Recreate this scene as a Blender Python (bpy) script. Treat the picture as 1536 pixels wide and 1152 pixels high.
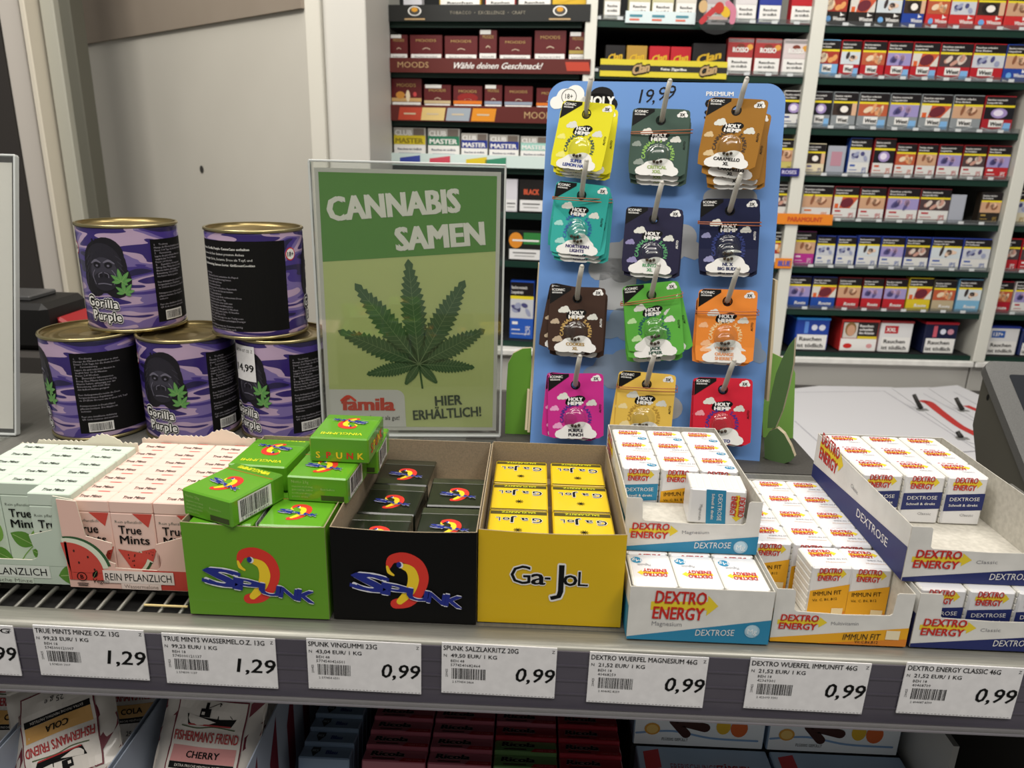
import bpy, bmesh, math, random
from mathutils import Vector, Matrix
for o in list(bpy.data.objects): bpy.data.objects.remove(o)
SC = bpy.context.scene
COL = SC.collection
R = math.radians
rnd = random.Random(7)

# ------------------------------------------------------------------ camera
F = 1107.0; CH = 0.26
YAW, PITCH, ROLL = 1.5, 17.2, 1.5
def cam_basis():
    a, p, o = R(YAW), R(PITCH), R(ROLL)
    w = Vector((-math.sin(a)*math.cos(p), math.cos(a)*math.cos(p), -math.sin(p)))
    r0 = Vector((math.cos(a), math.sin(a), 0)); u0 = r0.cross(w)
    return r0*math.cos(o)+u0*math.sin(o), u0*math.cos(o)-r0*math.sin(o), w
CR, CU, CW = cam_basis()
CC = Vector((0, 0, CH))
cd = bpy.data.cameras.new('camera'); cam = bpy.data.objects.new('camera', cd); COL.objects.link(cam)
cd.sensor_width = 36; cd.lens = F/1536*36; cd.clip_start = 0.01; cd.clip_end = 50
cam.matrix_world = Matrix(((CR.x, CU.x, -CW.x, CC.x), (CR.y, CU.y, -CW.y, CC.y), (CR.z, CU.z, -CW.z, CC.z), (0, 0, 0, 1)))
cd.dof.use_dof = True; cd.dof.focus_distance = 0.52; cd.dof.aperture_fstop = 14
SC.camera = cam
# ------------------------------------------------------------------ world, lights, exposure
wd = bpy.data.worlds.new('world'); SC.world = wd; wd.use_nodes = True
wd.node_tree.nodes['Background'].inputs[0].default_value = (1.0, 0.97, 0.92, 1)
wd.node_tree.nodes['Background'].inputs[1].default_value = 0.25
def area(name, loc, target, sx, sy, power, col=(1, .95, .88)):
    l = bpy.data.lights.new(name, 'AREA'); l.shape = 'RECTANGLE'; l.size = sx; l.size_y = sy; l.energy = power; l.color = col
    o = bpy.data.objects.new(name, l); COL.objects.link(o); o.location = loc
    o.rotation_euler = (Vector(target)-Vector(loc)).to_track_quat('-Z', 'Y').to_euler()
    return o
area('ceiling_light_key', (0.75, -0.25, 1.55), (0, 0.55, 0), 0.35, 0.35, 8)
area('ceiling_light_aisle', (-0.15, -0.52, 1.7), (-0.1, 0.7, 0), 2.2, 0.4, 23)
area('wall_fill_light', (-0.80, 0.45, 1.5), (-0.65, 1.65, 0.2), 0.6, 0.3, 17)  # unseen fill lamp, added to brighten the left wall
area('ceiling_light_desk', (0.35, 1.0, 1.6), (0.35, 1.15, -0.3), 1.6, 0.3, 15)
area('ceiling_light_service', (-0.1, 0.75, 1.6), (0.0, 1.7, 0.1), 1.4, 0.25, 8)
SC.view_settings.view_transform = 'Standard'
SC.view_settings.look = 'None'
SC.view_settings.gamma = 1.0
SC.view_settings.use_curve_mapping = False
SC.view_settings.exposure = -0.14

# ------------------------------------------------------------------ calibration rays (image taken as 1536 x 1152)
def ray(px, py): return CW + CR*((px-768)/F) - CU*((py-576)/F)
def pz(px, py, z): d = ray(px, py); return CC + d*((z-CH)/d.z)
def pyy(px, py, y): d = ray(px, py); return CC + d*(y/d.y)

# ------------------------------------------------------------------ materials
MATS = {}
def lin(c): return c/12.92 if c <= .04045 else ((c+.055)/1.055)**2.4
def M(hexa, rough=.5, metal=0.0, coat=0.0, spec=.4):
    """plain principled material keyed by its colour and finish"""
    k = (hexa, rough, metal, coat, spec)
    if k not in MATS:
        m = bpy.data.materials.new('mat_%s_%d' % (hexa, len(MATS))); m.use_nodes = True
        b = m.node_tree.nodes['Principled BSDF']
        rgb = [lin(int(hexa[i:i+2], 16)/255) for i in (0, 2, 4)]
        b.inputs['Base Color'].default_value = (*rgb, 1)
        b.inputs['Roughness'].default_value = rough; b.inputs['Metallic'].default_value = metal
        b.inputs['Coat Weight'].default_value = coat; b.inputs['Coat Roughness'].default_value = .08
        b.inputs['Specular IOR Level'].default_value = spec
        MATS[k] = m
    return MATS[k]
def noise_mat(name, c1, c2, scale, rough=.6, metal=0.0, stretch=(1, 1, 1), bump=0.0, lo=.35, hi=.65, coat=0.0):
    m = bpy.data.materials.new(name); m.use_nodes = True; nt = m.node_tree; b = nt.nodes['Principled BSDF']
    tc = nt.nodes.new('ShaderNodeTexCoord'); mp = nt.nodes.new('ShaderNodeMapping'); n = nt.nodes.new('ShaderNodeTexNoise'); cr = nt.nodes.new('ShaderNodeValToRGB')
    mp.inputs['Scale'].default_value = stretch; n.inputs['Scale'].default_value = scale; n.inputs['Detail'].default_value = 4
    nt.links.new(tc.outputs['Object'], mp.inputs['Vector']); nt.links.new(mp.outputs[0], n.inputs['Vector']); nt.links.new(n.outputs['Fac'], cr.inputs[0])
    for e, c, p in zip(cr.color_ramp.elements, (c1, c2), (lo, hi)):
        e.position = p; e.color = (*[lin(int(c[i:i+2], 16)/255) for i in (0, 2, 4)], 1)
    nt.links.new(cr.outputs[0], b.inputs['Base Color'])
    b.inputs['Roughness'].default_value = rough; b.inputs['Metallic'].default_value = metal; b.inputs['Coat Weight'].default_value = coat
    if bump:
        bp = nt.nodes.new('ShaderNodeBump'); bp.inputs['Strength'].default_value = bump; bp.inputs['Distance'].default_value = .002
        nt.links.new(n.outputs['Fac'], bp.inputs['Height']); nt.links.new(bp.outputs[0], b.inputs['Normal'])
    return m
def clear_mat(name, tint=(1, 1, 1), refl=.06, rough=.05):
    m = bpy.data.materials.new(name); m.use_nodes = True; nt = m.node_tree; nt.nodes.remove(nt.nodes['Principled BSDF'])
    t = nt.nodes.new('ShaderNodeBsdfTransparent'); g = nt.nodes.new('ShaderNodeBsdfGlossy'); mx = nt.nodes.new('ShaderNodeMixShader'); lw = nt.nodes.new('ShaderNodeLayerWeight'); ma = nt.nodes.new('ShaderNodeMath')
    t.inputs[0].default_value = (*tint, 1); g.inputs['Roughness'].default_value = rough
    lw.inputs[0].default_value = .25; ma.operation = 'MULTIPLY_ADD'; ma.inputs[1].default_value = .6; ma.inputs[2].default_value = refl
    nt.links.new(lw.outputs['Facing'], ma.inputs[0]); nt.links.new(ma.outputs[0], mx.inputs[0])
    nt.links.new(t.outputs[0], mx.inputs[1]); nt.links.new(g.outputs[0], mx.inputs[2]); nt.links.new(mx.outputs[0], nt.nodes['Material Output'].inputs[0])
    return m
ACRYLIC = clear_mat('clear_acrylic', (.97, .98, .97), .05)
CLEAR = clear_mat('clear_plastic', (.94, .95, .94), .10, .12)
SMOKY = clear_mat('clear_shelf_lip', (.80, .82, .82), .16, .2)
WHITE_BOARD = noise_mat('white_board', 'd9d8d3', 'e4e3de', 60, .6)
KRAFT = noise_mat('kraft_board', '8d7f69', 'a08f76', 900, .9, lo=.3, hi=.7)
GREYBOARD = noise_mat('grey_board', 'b9b5aa', 'c8c4b9', 300, .9)
CREAM = M('e6dccb', .8)
WALL = noise_mat('painted_wall', 'c9c5ba', 'cfcbc0', 3, .55)
UPPER_BROWN = noise_mat('brown_upper_board', '8f8375', '978b7d', 4, .7)
DECK = noise_mat('deck_steel', '6d6c67', '787771', 700, .42, stretch=(1, .05, 1), metal=.35)
LIPM = noise_mat('lip_steel', '8b8a82', '97968d', 900, .38, stretch=(.05, 1, 1), metal=.45)
RAILM = noise_mat('rail_plastic', '48444f', '534f5a', 25, .28, stretch=(.4, 1, 1), coat=.4)
DARKDECK = noise_mat('dark_counter', '3b3936', '45423f', 500, .6)
PAPER = noise_mat('tag_paper', 'e6e5e6', 'eeedee', 150, .75)
CAMO_STOPS = ('b09ac0', '8877ab', '4e3a8a', '35256b', '241d47')
def camo():
    m = bpy.data.materials.new('camouflage_print'); m.use_nodes = True; nt = m.node_tree; b = nt.nodes['Principled BSDF']
    tc = nt.nodes.new('ShaderNodeTexCoord'); mp = nt.nodes.new('ShaderNodeMapping'); n = nt.nodes.new('ShaderNodeTexNoise'); cr = nt.nodes.new('ShaderNodeValToRGB')
    mp.inputs['Scale'].default_value = (17, 17, 95); n.inputs['Scale'].default_value = 1; n.inputs['Detail'].default_value = .6; n.inputs['Distortion'].default_value = .5
    cr.color_ramp.interpolation = 'CONSTANT'
    el = cr.color_ramp.elements
    while len(el) < 5: el.new(.5)
    for e, p, c in zip(el, (0, .40, .48, .56, .64), ('33236c', 'b9a0bc', '7767a2', '433383', '221c47')):
        e.position = p; e.color = (*[lin(int(c[i:i+2], 16)/255) for i in (0, 2, 4)], 1)
    nt.links.new(tc.outputs['Object'], mp.inputs[0]); nt.links.new(mp.outputs[0], n.inputs['Vector']); nt.links.new(n.outputs['Fac'], cr.inputs[0]); nt.links.new(cr.outputs[0], b.inputs['Base Color'])
    b.inputs['Roughness'].default_value = .3; b.inputs['Coat Weight'].default_value = .3
    return m
CAMO = camo()
GOLD = M('a59a70', .28, .9)
LID = noise_mat('tin_lid', '8f7f55', 'a08e60', 40, .3, metal=.85)

# ------------------------------------------------------------------ flat artwork (print) in 2-D, mapped onto faces
_TX = {}
def text_mesh(s, bold=0.0, res=2):
    k = (s, round(bold, 4), res)
    if k in _TX: return _TX[k]
    cu = bpy.data.curves.new('t', 'FONT'); cu.body = s; cu.size = 1; cu.offset = bold; cu.resolution_u = res; cu.fill_mode = 'BOTH' if cu.dimensions == '3D' else cu.fill_mode
    ob = bpy.data.objects.new('t', cu); COL.objects.link(ob)
    dg = bpy.context.evaluated_depsgraph_get(); dg.update()
    me = bpy.data.meshes.new_from_object(ob.evaluated_get(dg))
    vs = [(v.co.x, v.co.y) for v in me.vertices]; fs = [tuple(p.vertices) for p in me.polygons]
    bpy.data.meshes.remove(me); bpy.data.objects.remove(ob); bpy.data.curves.remove(cu)
    x0 = min((v[0] for v in vs), default=0); x1 = max((v[0] for v in vs), default=1)
    capk = 0.70
    vs = [((x-x0)/capk, y/capk) for x, y in vs]
    _TX[k] = (vs, fs, (x1-x0)/capk)
    return _TX[k]
class Art:
    def __init__(s): s.items = []
    def add(s, vs, fs, mat, layer): s.items.append((mat, layer, vs, fs)); return s
    def rect(s, x, y, w, h, mat, layer=1, nx=1, ny=1):
        vs = [(x+w*i/nx, y+h*j/ny) for j in range(ny+1) for i in range(nx+1)]
        fs = [(j*(nx+1)+i, j*(nx+1)+i+1, (j+1)*(nx+1)+i+1, (j+1)*(nx+1)+i) for j in range(ny) for i in range(nx)]
        return s.add(vs, fs, mat, layer)
    def poly(s, pts, mat, layer=1): return s.add(list(pts), [tuple(range(len(pts)))], mat, layer)
    def ell(s, cx, cy, rx, ry, mat, layer=1, n=20, rot=0, a0=0, a1=360, rings=1):
        vs = [(cx, cy)]; c, q = math.cos(R(rot)), math.sin(R(rot)); full = abs(a1-a0) >= 360
        m = n if full else n+1
        for k in range(1, rings+1):
            for i in range(m):
                a = R(a0+(a1-a0)*i/n); X, Y = rx*k/rings*math.cos(a), ry*k/rings*math.sin(a)
                vs.append((cx+X*c-Y*q, cy+X*q+Y*c))
        fs = []
        for i in range(n):
            fs.append((0, 1+i, 1+(i+1) % m))
            for k in range(1, rings):
                a, b = 1+(k-1)*m, 1+k*m
                fs.append((a+i, b+i, b+(i+1) % m, a+(i+1) % m))
        return s.add(vs, fs, mat, layer)
    def ring(s, cx, cy, r0, r1, mat, layer=1, n=28, a0=0, a1=360, ky=1):
        vs = []; 
        for i in range(n+1):
            a = R(a0+(a1-a0)*i/n)
            vs += [(cx+r0*math.cos(a), cy+r0*ky*math.sin(a)), (cx+r1*math.cos(a), cy+r1*ky*math.sin(a))]
        return s.add(vs, [(2*i, 2*i+1, 2*i+3, 2*i+2) for i in range(n)], mat, layer)
    def band(s, pts, ws, mat, layer=1, cap=True):
        """ribbon along a smooth path; ws is a width or one width per point"""
        if not isinstance(ws, (list, tuple)): ws = [ws]*len(pts)
        P, W = [], []
        n = len(pts); sub = 6 if n > 2 else 1
        for i in range(n-1):
            p0, p1, p2, p3 = pts[max(i-1, 0)], pts[i], pts[i+1], pts[min(i+2, n-1)]
            for k in range(sub):
                t = k/sub
                f = lambda a, b, c, d: .5*((2*b)+(-a+c)*t+(2*a-5*b+4*c-d)*t*t+(-a+3*b-3*c+d)*t**3)
                P.append((f(p0[0], p1[0], p2[0], p3[0]), f(p0[1], p1[1], p2[1], p3[1]))); W.append(ws[i]+(ws[i+1]-ws[i])*t)
        P.append(pts[-1]); W.append(ws[-1])
        vs = []
        for i, (x, y) in enumerate(P):
            a, b = P[max(i-1, 0)], P[min(i+1, len(P)-1)]
            dx, dy = b[0]-a[0], b[1]-a[1]; L = math.hypot(dx, dy) or 1
            vs += [(x-dy/L*W[i]/2, y+dx/L*W[i]/2), (x+dy/L*W[i]/2, y-dx/L*W[i]/2)]
        s.add(vs, [(2*i, 2*i+1, 2*i+3, 2*i+2) for i in range(len(P)-1)], mat, layer)
        if cap:
            for q, w_ in ((pts[0], ws[0]), (pts[-1], ws[-1])): s.ell(q[0], q[1], w_/2, w_/2, mat, layer+.12, 12)
        return s
    def text(s, t, x, y, h, mat, layer=2, w=None, al='l', bold=0.0, sx=1.0, shear=0.0, rot=0.0, out=None, res=2, dx=0):
        vs, fs, W = text_mesh(t, 0.0, res)
        k = (w/(W*h) if w else sx); tw = W*h*k
        ox = {'l': 0, 'c': -tw/2, 'r': -tw}[al]
        c, q = math.cos(R(rot)), math.sin(R(rot))
        def tf(v):
            X = ox+v[0]*h*k+v[1]*h*shear; Y = v[1]*h
            return (x+X*c-Y*q, y+X*q+Y*c)
        b = max(0.0, bold)*1.15
        if out:
            q_ = b+out[1]*1.5
            for i in range(10):
                a_ = 2*math.pi*i/10; s.add([tf((v[0]+q_*math.cos(a_)/max(k, .3)*.8, v[1]+q_*math.sin(a_))) for v in vs], fs, out[0], layer-1+i*.06)
        if b > .012:
            for i, (ox_, oy_) in enumerate(((-1, -.35), (1, .35), (-1, .35), (1, -.35))): s.add([tf((v[0]+ox_*b, v[1]+oy_*b)) for v in vs], fs, mat, layer+i*.1)
            return s.add([tf(v) for v in vs], fs, mat, layer+.4)
        return s.add([tf(v) for v in vs], fs, mat, layer)
    def arc_text(s, t, cx, cy, r, a_mid, span, h, mat, layer=2, bold=.03):
        n = len(t)
        for i, ch in enumerate(t):
            if ch == ' ': continue
            a = a_mid+span/2-span*(i)/(n-1)
            s.text(ch, cx+r*math.cos(R(a)), cy+r*math.sin(R(a)), h, mat, layer, al='c', bold=bold, rot=a-90)
        return s
    def cloud(s, cx, cy, w, mat, layer=1, k=.5):
        h = w*k; ky = min(1, k*2); bot = -h*.5
        C_ = [(dx*w, dy*h, r*w) for dx, dy, r in ((-.33, -.22, .17), (.33, -.2, .17), (-.13, .05, .2), (.14, .14, .24), (0, -.2, .2))]
        o = (0.0, -h*.2); pts = []
        for i in range(44):
            a_ = 2*math.pi*i/44; dx, dy = math.cos(a_), math.sin(a_); best = 0
            for X, Y, r in C_:      # farthest crossing of the ray with each puff (ellipse r, r*ky)
                px, py = o[0]-X, (o[1]-Y)/ky; ex, ey = dx, dy/ky
                A = ex*ex+ey*ey; B = px*ex+py*ey; D = B*B-A*(px*px+py*py-r*r)
                if D > 0: best = max(best, (-B+math.sqrt(D))/A)
            y = o[1]+dy*best
            if y < bot: best *= (bot-o[1])/(y-o[1]); y = bot
            pts.append((cx+o[0]+dx*best, cy+y))
        return s.poly(pts, mat, layer)
    def barcode(s, x, y, w, h, layer=2, seed=1, bg=None, vert=False):
        r = random.Random(seed)
        if bg: s.rect(x-w*.06, y-h*.12, w*1.12, h*1.24, bg, layer-1, nx=4)
        t = 0.0
        K = M('171717', .7)
        while t < 1:
            b = r.choice((.012, .02, .03)); g = r.choice((.012, .02, .028))
            if t+b < 1: s.rect(x+t*w, y, b*w, h, K, layer)
            t += b+g
        return s
    def sub(s, o, x=0, y=0, k=1.0, rot=0.0, kx=None, dl=0):
        """place another artwork inside this one"""
        c, q = math.cos(R(rot)), math.sin(R(rot)); kx = kx or k
        for mat, l, vs, fs in o.items:
            s.items.append((mat, l+dl, [(x+v[0]*kx*c-v[1]*k*q, y+v[0]*kx*q+v[1]*k*c) for v in vs], fs))
        return s

# ------------------------------------------------------------------ mesh builder
class MB:
    def __init__(s): s.v = []; s.f = []; s.m = []; s.mats = []; s.sm = []
    def mi(s, mat):
        if mat not in s.mats: s.mats.append(mat)
        return s.mats.index(mat)
    def add(s, vs, fs, mat, smooth=False):
        o = len(s.v); i = s.mi(mat); s.v += [tuple(v) for v in vs]
        for f in fs: s.f.append(tuple(k+o for k in f)); s.m.append(i); s.sm.append(smooth)
        return s
    def box(s, x0, x1, y0, y1, z0, z1, mat, b=0.0, T=None, mats=None):
        """box with chamfered edges b; mats may give a material per side: -x +x -y +y -z +z"""
        ms = mats or {}
        c = ((x0+x1)/2, (y0+y1)/2, (z0+z1)/2); h = ((x1-x0)/2, (y1-y0)/2, (z1-z0)/2)
        T = T or (lambda p: p)
        b = min(b, *[q*.45 for q in h])
        P = {}
        vs = []
        def vid(sg, ax):
            k = (sg, ax)
            if k not in P:
                p = [c[i]+sg[i]*(h[i]-(0 if i == ax else b)) for i in range(3)]
                P[k] = len(vs); vs.append(T(tuple(p)))
            return P[k]
        sg4 = [(-1, -1), (1, -1), (1, 1), (-1, 1)]
        faces = []
        for ax in range(3):
            u, v = (ax+1) % 3, (ax+2) % 3
            for sd in (-1, 1):
                q = []
                for a, d in sg4:
                    g = [0, 0, 0]; g[ax] = sd; g[u] = a; g[v] = d; q.append(vid(tuple(g), ax if b else 0))
                faces.append((tuple(q if sd > 0 else q[::-1]), ms.get('-+'[sd > 0]+'xyz'[ax], mat)))
        if b:
            for ax in range(3):
                u, v = (ax+1) % 3, (ax+2) % 3
                for a, d in sg4:
                    g0 = [0, 0, 0]; g0[u] = a; g0[v] = d
                    A = list(g0); A[ax] = -1; B = list(g0); B[ax] = 1; A, B = tuple(A), tuple(B)
                    q = (vid(A, u), vid(B, u), vid(B, v), vid(A, v))
                    faces.append((q if a*d > 0 else q[::-1], mat))
            for sx in (-1, 1):
                for sy in (-1, 1):
                    for sz in (-1, 1):
                        g = (sx, sy, sz); q = (vid(g, 0), vid(g, 1), vid(g, 2)); faces.append((q if sx*sy*sz > 0 else q[::-1], mat))
        o = len(s.v); s.v += [tuple(p) for p in vs]
        for f, mt in faces: s.f.append(tuple(k+o for k in f)); s.m.append(s.mi(mt)); s.sm.append(False)
        return s
    def prism(s, pts, O, U, V, th, mat, edge=None):
        """extrude a 2-D outline by th along U x V, starting on the plane O,U,V and going back"""
        O, U, V = Vector(O), Vector(U), Vector(V); N = U.cross(V).normalized(); n = len(pts)
        fr = [O+U*a+V*b for a, b in pts]; bk = [p-N*th for p in fr]
        s.add(fr, [tuple(range(n))], mat); s.add(bk, [tuple(range(n))[::-1]], edge or mat)
        s.add(fr+bk, [((i+1) % n, i, n+i, n+(i+1) % n) for i in range(n)], edge or mat)
        return s
    def lathe(s, prof, mat, n=48, c=(0, 0, 0), smooth=True):
        vs = [(c[0]+r*math.cos(2*math.pi*i/n), c[1]+r*math.sin(2*math.pi*i/n), c[2]+z) for r, z in prof for i in range(n)]
        fs = [(k*n+i, k*n+(i+1) % n, (k+1)*n+(i+1) % n, (k+1)*n+i) for k in range(len(prof)-1) for i in range(n)]
        return s.add(vs, fs, mat, smooth)
    def tube(s, pts, r, mat, n=10, closed=False, cap=True):
        pts = [Vector(p) for p in pts]; m = len(pts); vs = []
        rs = r if isinstance(r, (list, tuple)) else [r]*m
        ref = Vector((0.13, .31, .94))
        for i, p in enumerate(pts):
            a = pts[i-1] if (i or closed) else p; b = pts[(i+1) % m] if (i < m-1 or closed) else p
            t = (b-a).normalized(); x = t.cross(ref).normalized(); y = t.cross(x)
            for k in range(n):
                q = 2*math.pi*k/n; vs.append(p+(x*math.cos(q)+y*math.sin(q))*rs[i])
        L = m if closed else m-1
        fs = [(i*n+k, i*n+(k+1) % n, ((i+1) % m)*n+(k+1) % n, ((i+1) % m)*n+k) for i in range(L) for k in range(n)]
        if cap and not closed: fs += [tuple(range(n))[::-1], tuple((m-1)*n+k for k in range(n))]
        return s.add(vs, fs, mat, True)
    def art(s, a, O=None, U=None, V=None, eps=.00013, fn=None):
        if fn is None:
            O, U, V = Vector(O), Vector(U), Vector(V); N = U.cross(V).normalized()
            fn = lambda u, v, l: O+U*u+V*v+N*(l*eps)
        for mat, l, vs, fs in a.items: s.add([fn(x, y, l) for x, y in vs], fs, mat)
        return s
    def build(s, name, parent=None, loc=None):
        me = bpy.data.meshes.new(name); me.from_pydata([tuple(v) for v in s.v], [], s.f)
        for m in s.mats: me.materials.append(m)
        me.polygons.foreach_set('material_index', s.m); me.polygons.foreach_set('use_smooth', s.sm); me.update()
        o = bpy.data.objects.new(name, me); COL.objects.link(o)
        if parent: o.parent = parent
        if loc is not None: o.location = loc
        return o
def tag(o, label, cat, group=None, kind=None):
    o['label'] = label; o['category'] = cat
    if group: o['group'] = group
    if kind: o['kind'] = kind
    return o
def thing(name, label, cat, loc=(0, 0, 0), rot=(0, 0, 0), group=None):
    o = bpy.data.objects.new(name, None); COL.objects.link(o); o.empty_display_size = .01
    o.location = loc; o.rotation_euler = rot
    return tag(o, label, cat, group)
def struct(o): o['kind'] = 'structure'; return o
def dup(root, label, loc=None, rot=None, group=None):
    """copy a thing, its parts and their sub-parts"""
    r = root.copy(); COL.objects.link(r); r['label'] = label
    if group: r['group'] = group
    if loc is not None: r.location = loc
    if rot is not None: r.rotation_euler = rot
    for ch in list(root.children):
        c = ch.copy(); COL.objects.link(c); c.parent = r
        for g in list(ch.children):
            d = g.copy(); COL.objects.link(d); d.parent = c
    return r
ORD = ['zeroth', 'first', 'second', 'third', 'fourth', 'fifth', 'sixth', 'seventh', 'eighth', 'ninth', 'tenth', 'eleventh', 'twelfth']
X_, Y_, Z_ = Vector((1, 0, 0)), Vector((0, 1, 0)), Vector((0, 0, 1))
# print colours
K_ = M('0b0b0b', .65, 0, 0, .2); W_ = M('e9e8e4', .5); RED = M('c8261d', .5); YEL = M('ead032', .5); NAVY = M('1f2a66', .5); BLUE = M('2b86ae', .5)
GREY_T = M('8b8b8b', .6); ORANGE = M('e8a91f', .5)
# ================================================================== large structure
BG_Y = 1.70
class Frame:
    """an upright plane at O turned by a about the vertical; local x along it, y into it"""
    def __init__(s, ox, oy, a):
        s.O = Vector((ox, oy, 0)); s.a = R(a); s.e = Vector((math.cos(s.a), math.sin(s.a), 0)); s.n = Vector((math.sin(s.a), -math.cos(s.a), 0))
    def hit(s, px, py):
        d = ray(px, py); P = CC + d*((s.O-CC).dot(s.n)/d.dot(s.n)); return (P-s.O).dot(s.e), P.z
    def w(s, x, y, z): return s.O + s.e*x - s.n*y + Z_*z
BGR = Frame(0.0, BG_Y, 1.5)
ZS = [BGR.hit(1300, y)[1] for y in (43, 121, 197, 268, 335, 405, 468, 532)]

mb = MB(); mb.box(-3.2, 3.2, -1.0, 4.0, -1.13, -1.10, noise_mat('floor_tiles', '8f8b84', '9a968e', 4, .4)); struct(mb.build('floor'))

# left wall: an oblique white panel under a brown one, with the corner pilaster beside the cabinets
zt = pyy(457, 13, 1.5).z
A = pyy(457, 13, 1.5); A.z = 0; B = pz(112, 70, zt); B.z = 0
dAB = (B-A).normalized(); nAB = Vector((dAB.y, -dAB.x, 0)) if Vector((dAB.y, -dAB.x, 0)).y < 0 else Vector((-dAB.y, dAB.x, 0))
LEN = (B-A).length
WO, WU = (A, dAB) if dAB.cross(Z_).dot(nAB) > 0 else (B, -dAB)       # so that the wall's face looks into the shop
mb = MB(); mb.prism([(-.02, -1.1), (LEN, -1.1), (LEN, 1.6), (-.02, 1.6)], WO, WU, Z_, .03, WALL)
wl = struct(mb.build('wall_left'))
d = ray(303, 254); Ph = CC+d*((A-CC).dot(nAB)/d.dot(nAB))
mb = MB(); mb.art(Art().ell(0, 0, .0085, .0085, M('3a3835', .6), 1, 20), Ph+nAB*.0005, WU, Z_, eps=.0005); mb.build('screw_hole', wl)
# brown upper panel over the white one; its straight lower edge runs along the wall
mb = MB(); mb.prism([(-.02, zt), (LEN, zt), (LEN, 1.6), (-.02, 1.6)], WO+nAB*.008, WU, Z_, .008, UPPER_BROWN)
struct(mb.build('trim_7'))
# pilaster between the wall panel and the tobacco cabinets
def up(px, y): p = pyy(px, 150, y); return p.x
mb = MB()
x0 = pyy(463, 150, 1.5).x; x1 = pyy(486, 150, 1.5).x; x2 = pyy(572, 150, 1.66).x
mb.box(x0, x1, 1.50, 1.75, -1.1, 1.2, M('cbc8bd', .5), b=.002)
mb.box(x1, x2+.004, 1.515, 1.75, -1.1, 1.2, M('c6c4bd', .5), b=.002)
struct(mb.build('trim_1'))
# door frames and dark slabs further left
def slab(name, pxa, pxb, y, mat, th=.04, zlo=-1.1, zhi=1.3):
    a_, b_ = pyy(pxa, 130, y), pyy(pxb, 130, y); m_ = MB(); m_.box(a_.x, b_.x, y, y+th, zlo, zhi, mat, b=.002); return struct(m_.build(name))
slab('door_1', 16, 46, 1.62, M('b9b3ab', .35), .05)
slab('trim_2', 47, 55, 1.60, M('c9c2b2', .5), .06)
slab('trim_3', 54, 77, 1.66, M('8e8478', .6), .04)
slab('trim_4', 77, 97, 1.64, M('a3a296', .5), .05)
slab('gap_shade', 97, 121, 1.66, M('57564c', .7), .05)  # dark slab whose colour stands in for the shadow in the gap
mb = MB(); mb.box(-3.0, 3.0, 2.35, 2.40, -1.1, 1.6, M('4c4a44', .7)); struct(mb.build('wall_back'))
slab('wall_dark', -140, 14, 1.9, M('3a3633', .7), .05)
mb = MB(); p_ = pyy(100, 14, 2.1); mb.box(p_.x-.03, p_.x+.2, 2.10, 2.18, p_.z+.0, 1.3, M('2f2b28', .7)); struct(mb.build('trim_5'))

# desk and cabinet base behind the counter
ZD = pyy(1250, 585, 1.65).z
mb = MB()
def bgbox(m_, x0, x1, y0, y1, z0, z1, mat, b=0.0, fr=BGR): m_.box(x0, x1, y0, y1, z0, z1, mat, b, T=lambda p: fr.w(*p))
bgbox(mb, -.42, 1.046, -.012, .25, ZS[7]-.022, ZS[7]-.008, WHITE_BOARD, .002)
bgbox(mb, -.42, 1.046, .004, .25, -1.1, ZS[7]-.022, M('bcbab4', .5), .001)
bgbox(mb, 1.050, 1.8, -.012, .25, ZS[7]-.022, ZS[7]-.008, WHITE_BOARD, .002)
bgbox(mb, 1.050, 1.8, .004, .25, -1.1, ZS[7]-.022, M('bcbab4', .5), .001)
o = mb.build('base_cabinet'); tag(o, 'white base cabinet running under the tobacco shelves', 'cabinet')
t = thing('desk', 'dark service desk behind the counter, covered with white paper sheets', 'desk', (0.7, 1.3, -1.1))
mb = MB(); mb.box(-.62, 1.1, -.42, .39, ZD+1.1-.03, ZD+1.1-.001, DARKDECK, .003); mb.build('desk_top', t)
mb = MB(); mb.box(-.6, 1.08, -.40, -.37, 0, ZD+1.07, M('6b6963', .6)); mb.build('front_panel', t)

# the gondola shelf that carries everything in front
t = thing('display_shelf', 'grey metal shop shelf with dark price rail along its front edge', 'shelf', (0, .5, -.30))
def SH(m_, n): m_.v = [(v[0], v[1]-.5, v[2]+.30) for v in m_.v]; return m_.build(n, t)
mb = MB(); mb.box(-.95, .42, .402, .60, -.014, -.0008, DECK); mb.box(-.186, .42, .3665, .402, -.014, -.0008, DECK)
mb.box(-.95, .262, .60, .82, -.014, -.0008, DECK, .001); SH(mb, 'deck')
mb = MB(); mb.box(-.06, .2615, .602, .81, -.0006, .0, DARKDECK); SH(mb, 'dark_mat')
mb = MB()
prof = [(.3668, -.010), (.3668, -.0012), (.362, -.0008), (.356, -.0008), (.3525, -.0016), (.3508, -.0035), (.3508, -.006)]
vs = [(x, y, z) for x in (-.95, .42) for y, z in prof]; n = len(prof)
mb.add(vs, [(i, i+1, n+i+1, n+i) for i in range(n-1)], LIPM, True); SH(mb, 'front_lip')
mb = MB()
mb.box(-.95, .42, .3500, .3512, -.043, -.0035, RAILM)
for zz in (-.012, -.022, -.031): mb.box(-.95, .42, .3496, .3501, zz-.0012, zz, RAILM)
SH(mb, 'price_rail')
mb = MB(); mb.box(-.95, .42, .3462, .3512, -.0445, -.0425, M('7d7a80', .15, 0, .6), .0006); mb.box(-.95, .42, .3462, .3468, -.0425, -.039, CLEAR); SH(mb, 'rail_rim')
mb = MB(); mb.box(-.95, -.186, .3668, .405, -.015, -.013, M('1b1a19', .8))
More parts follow.
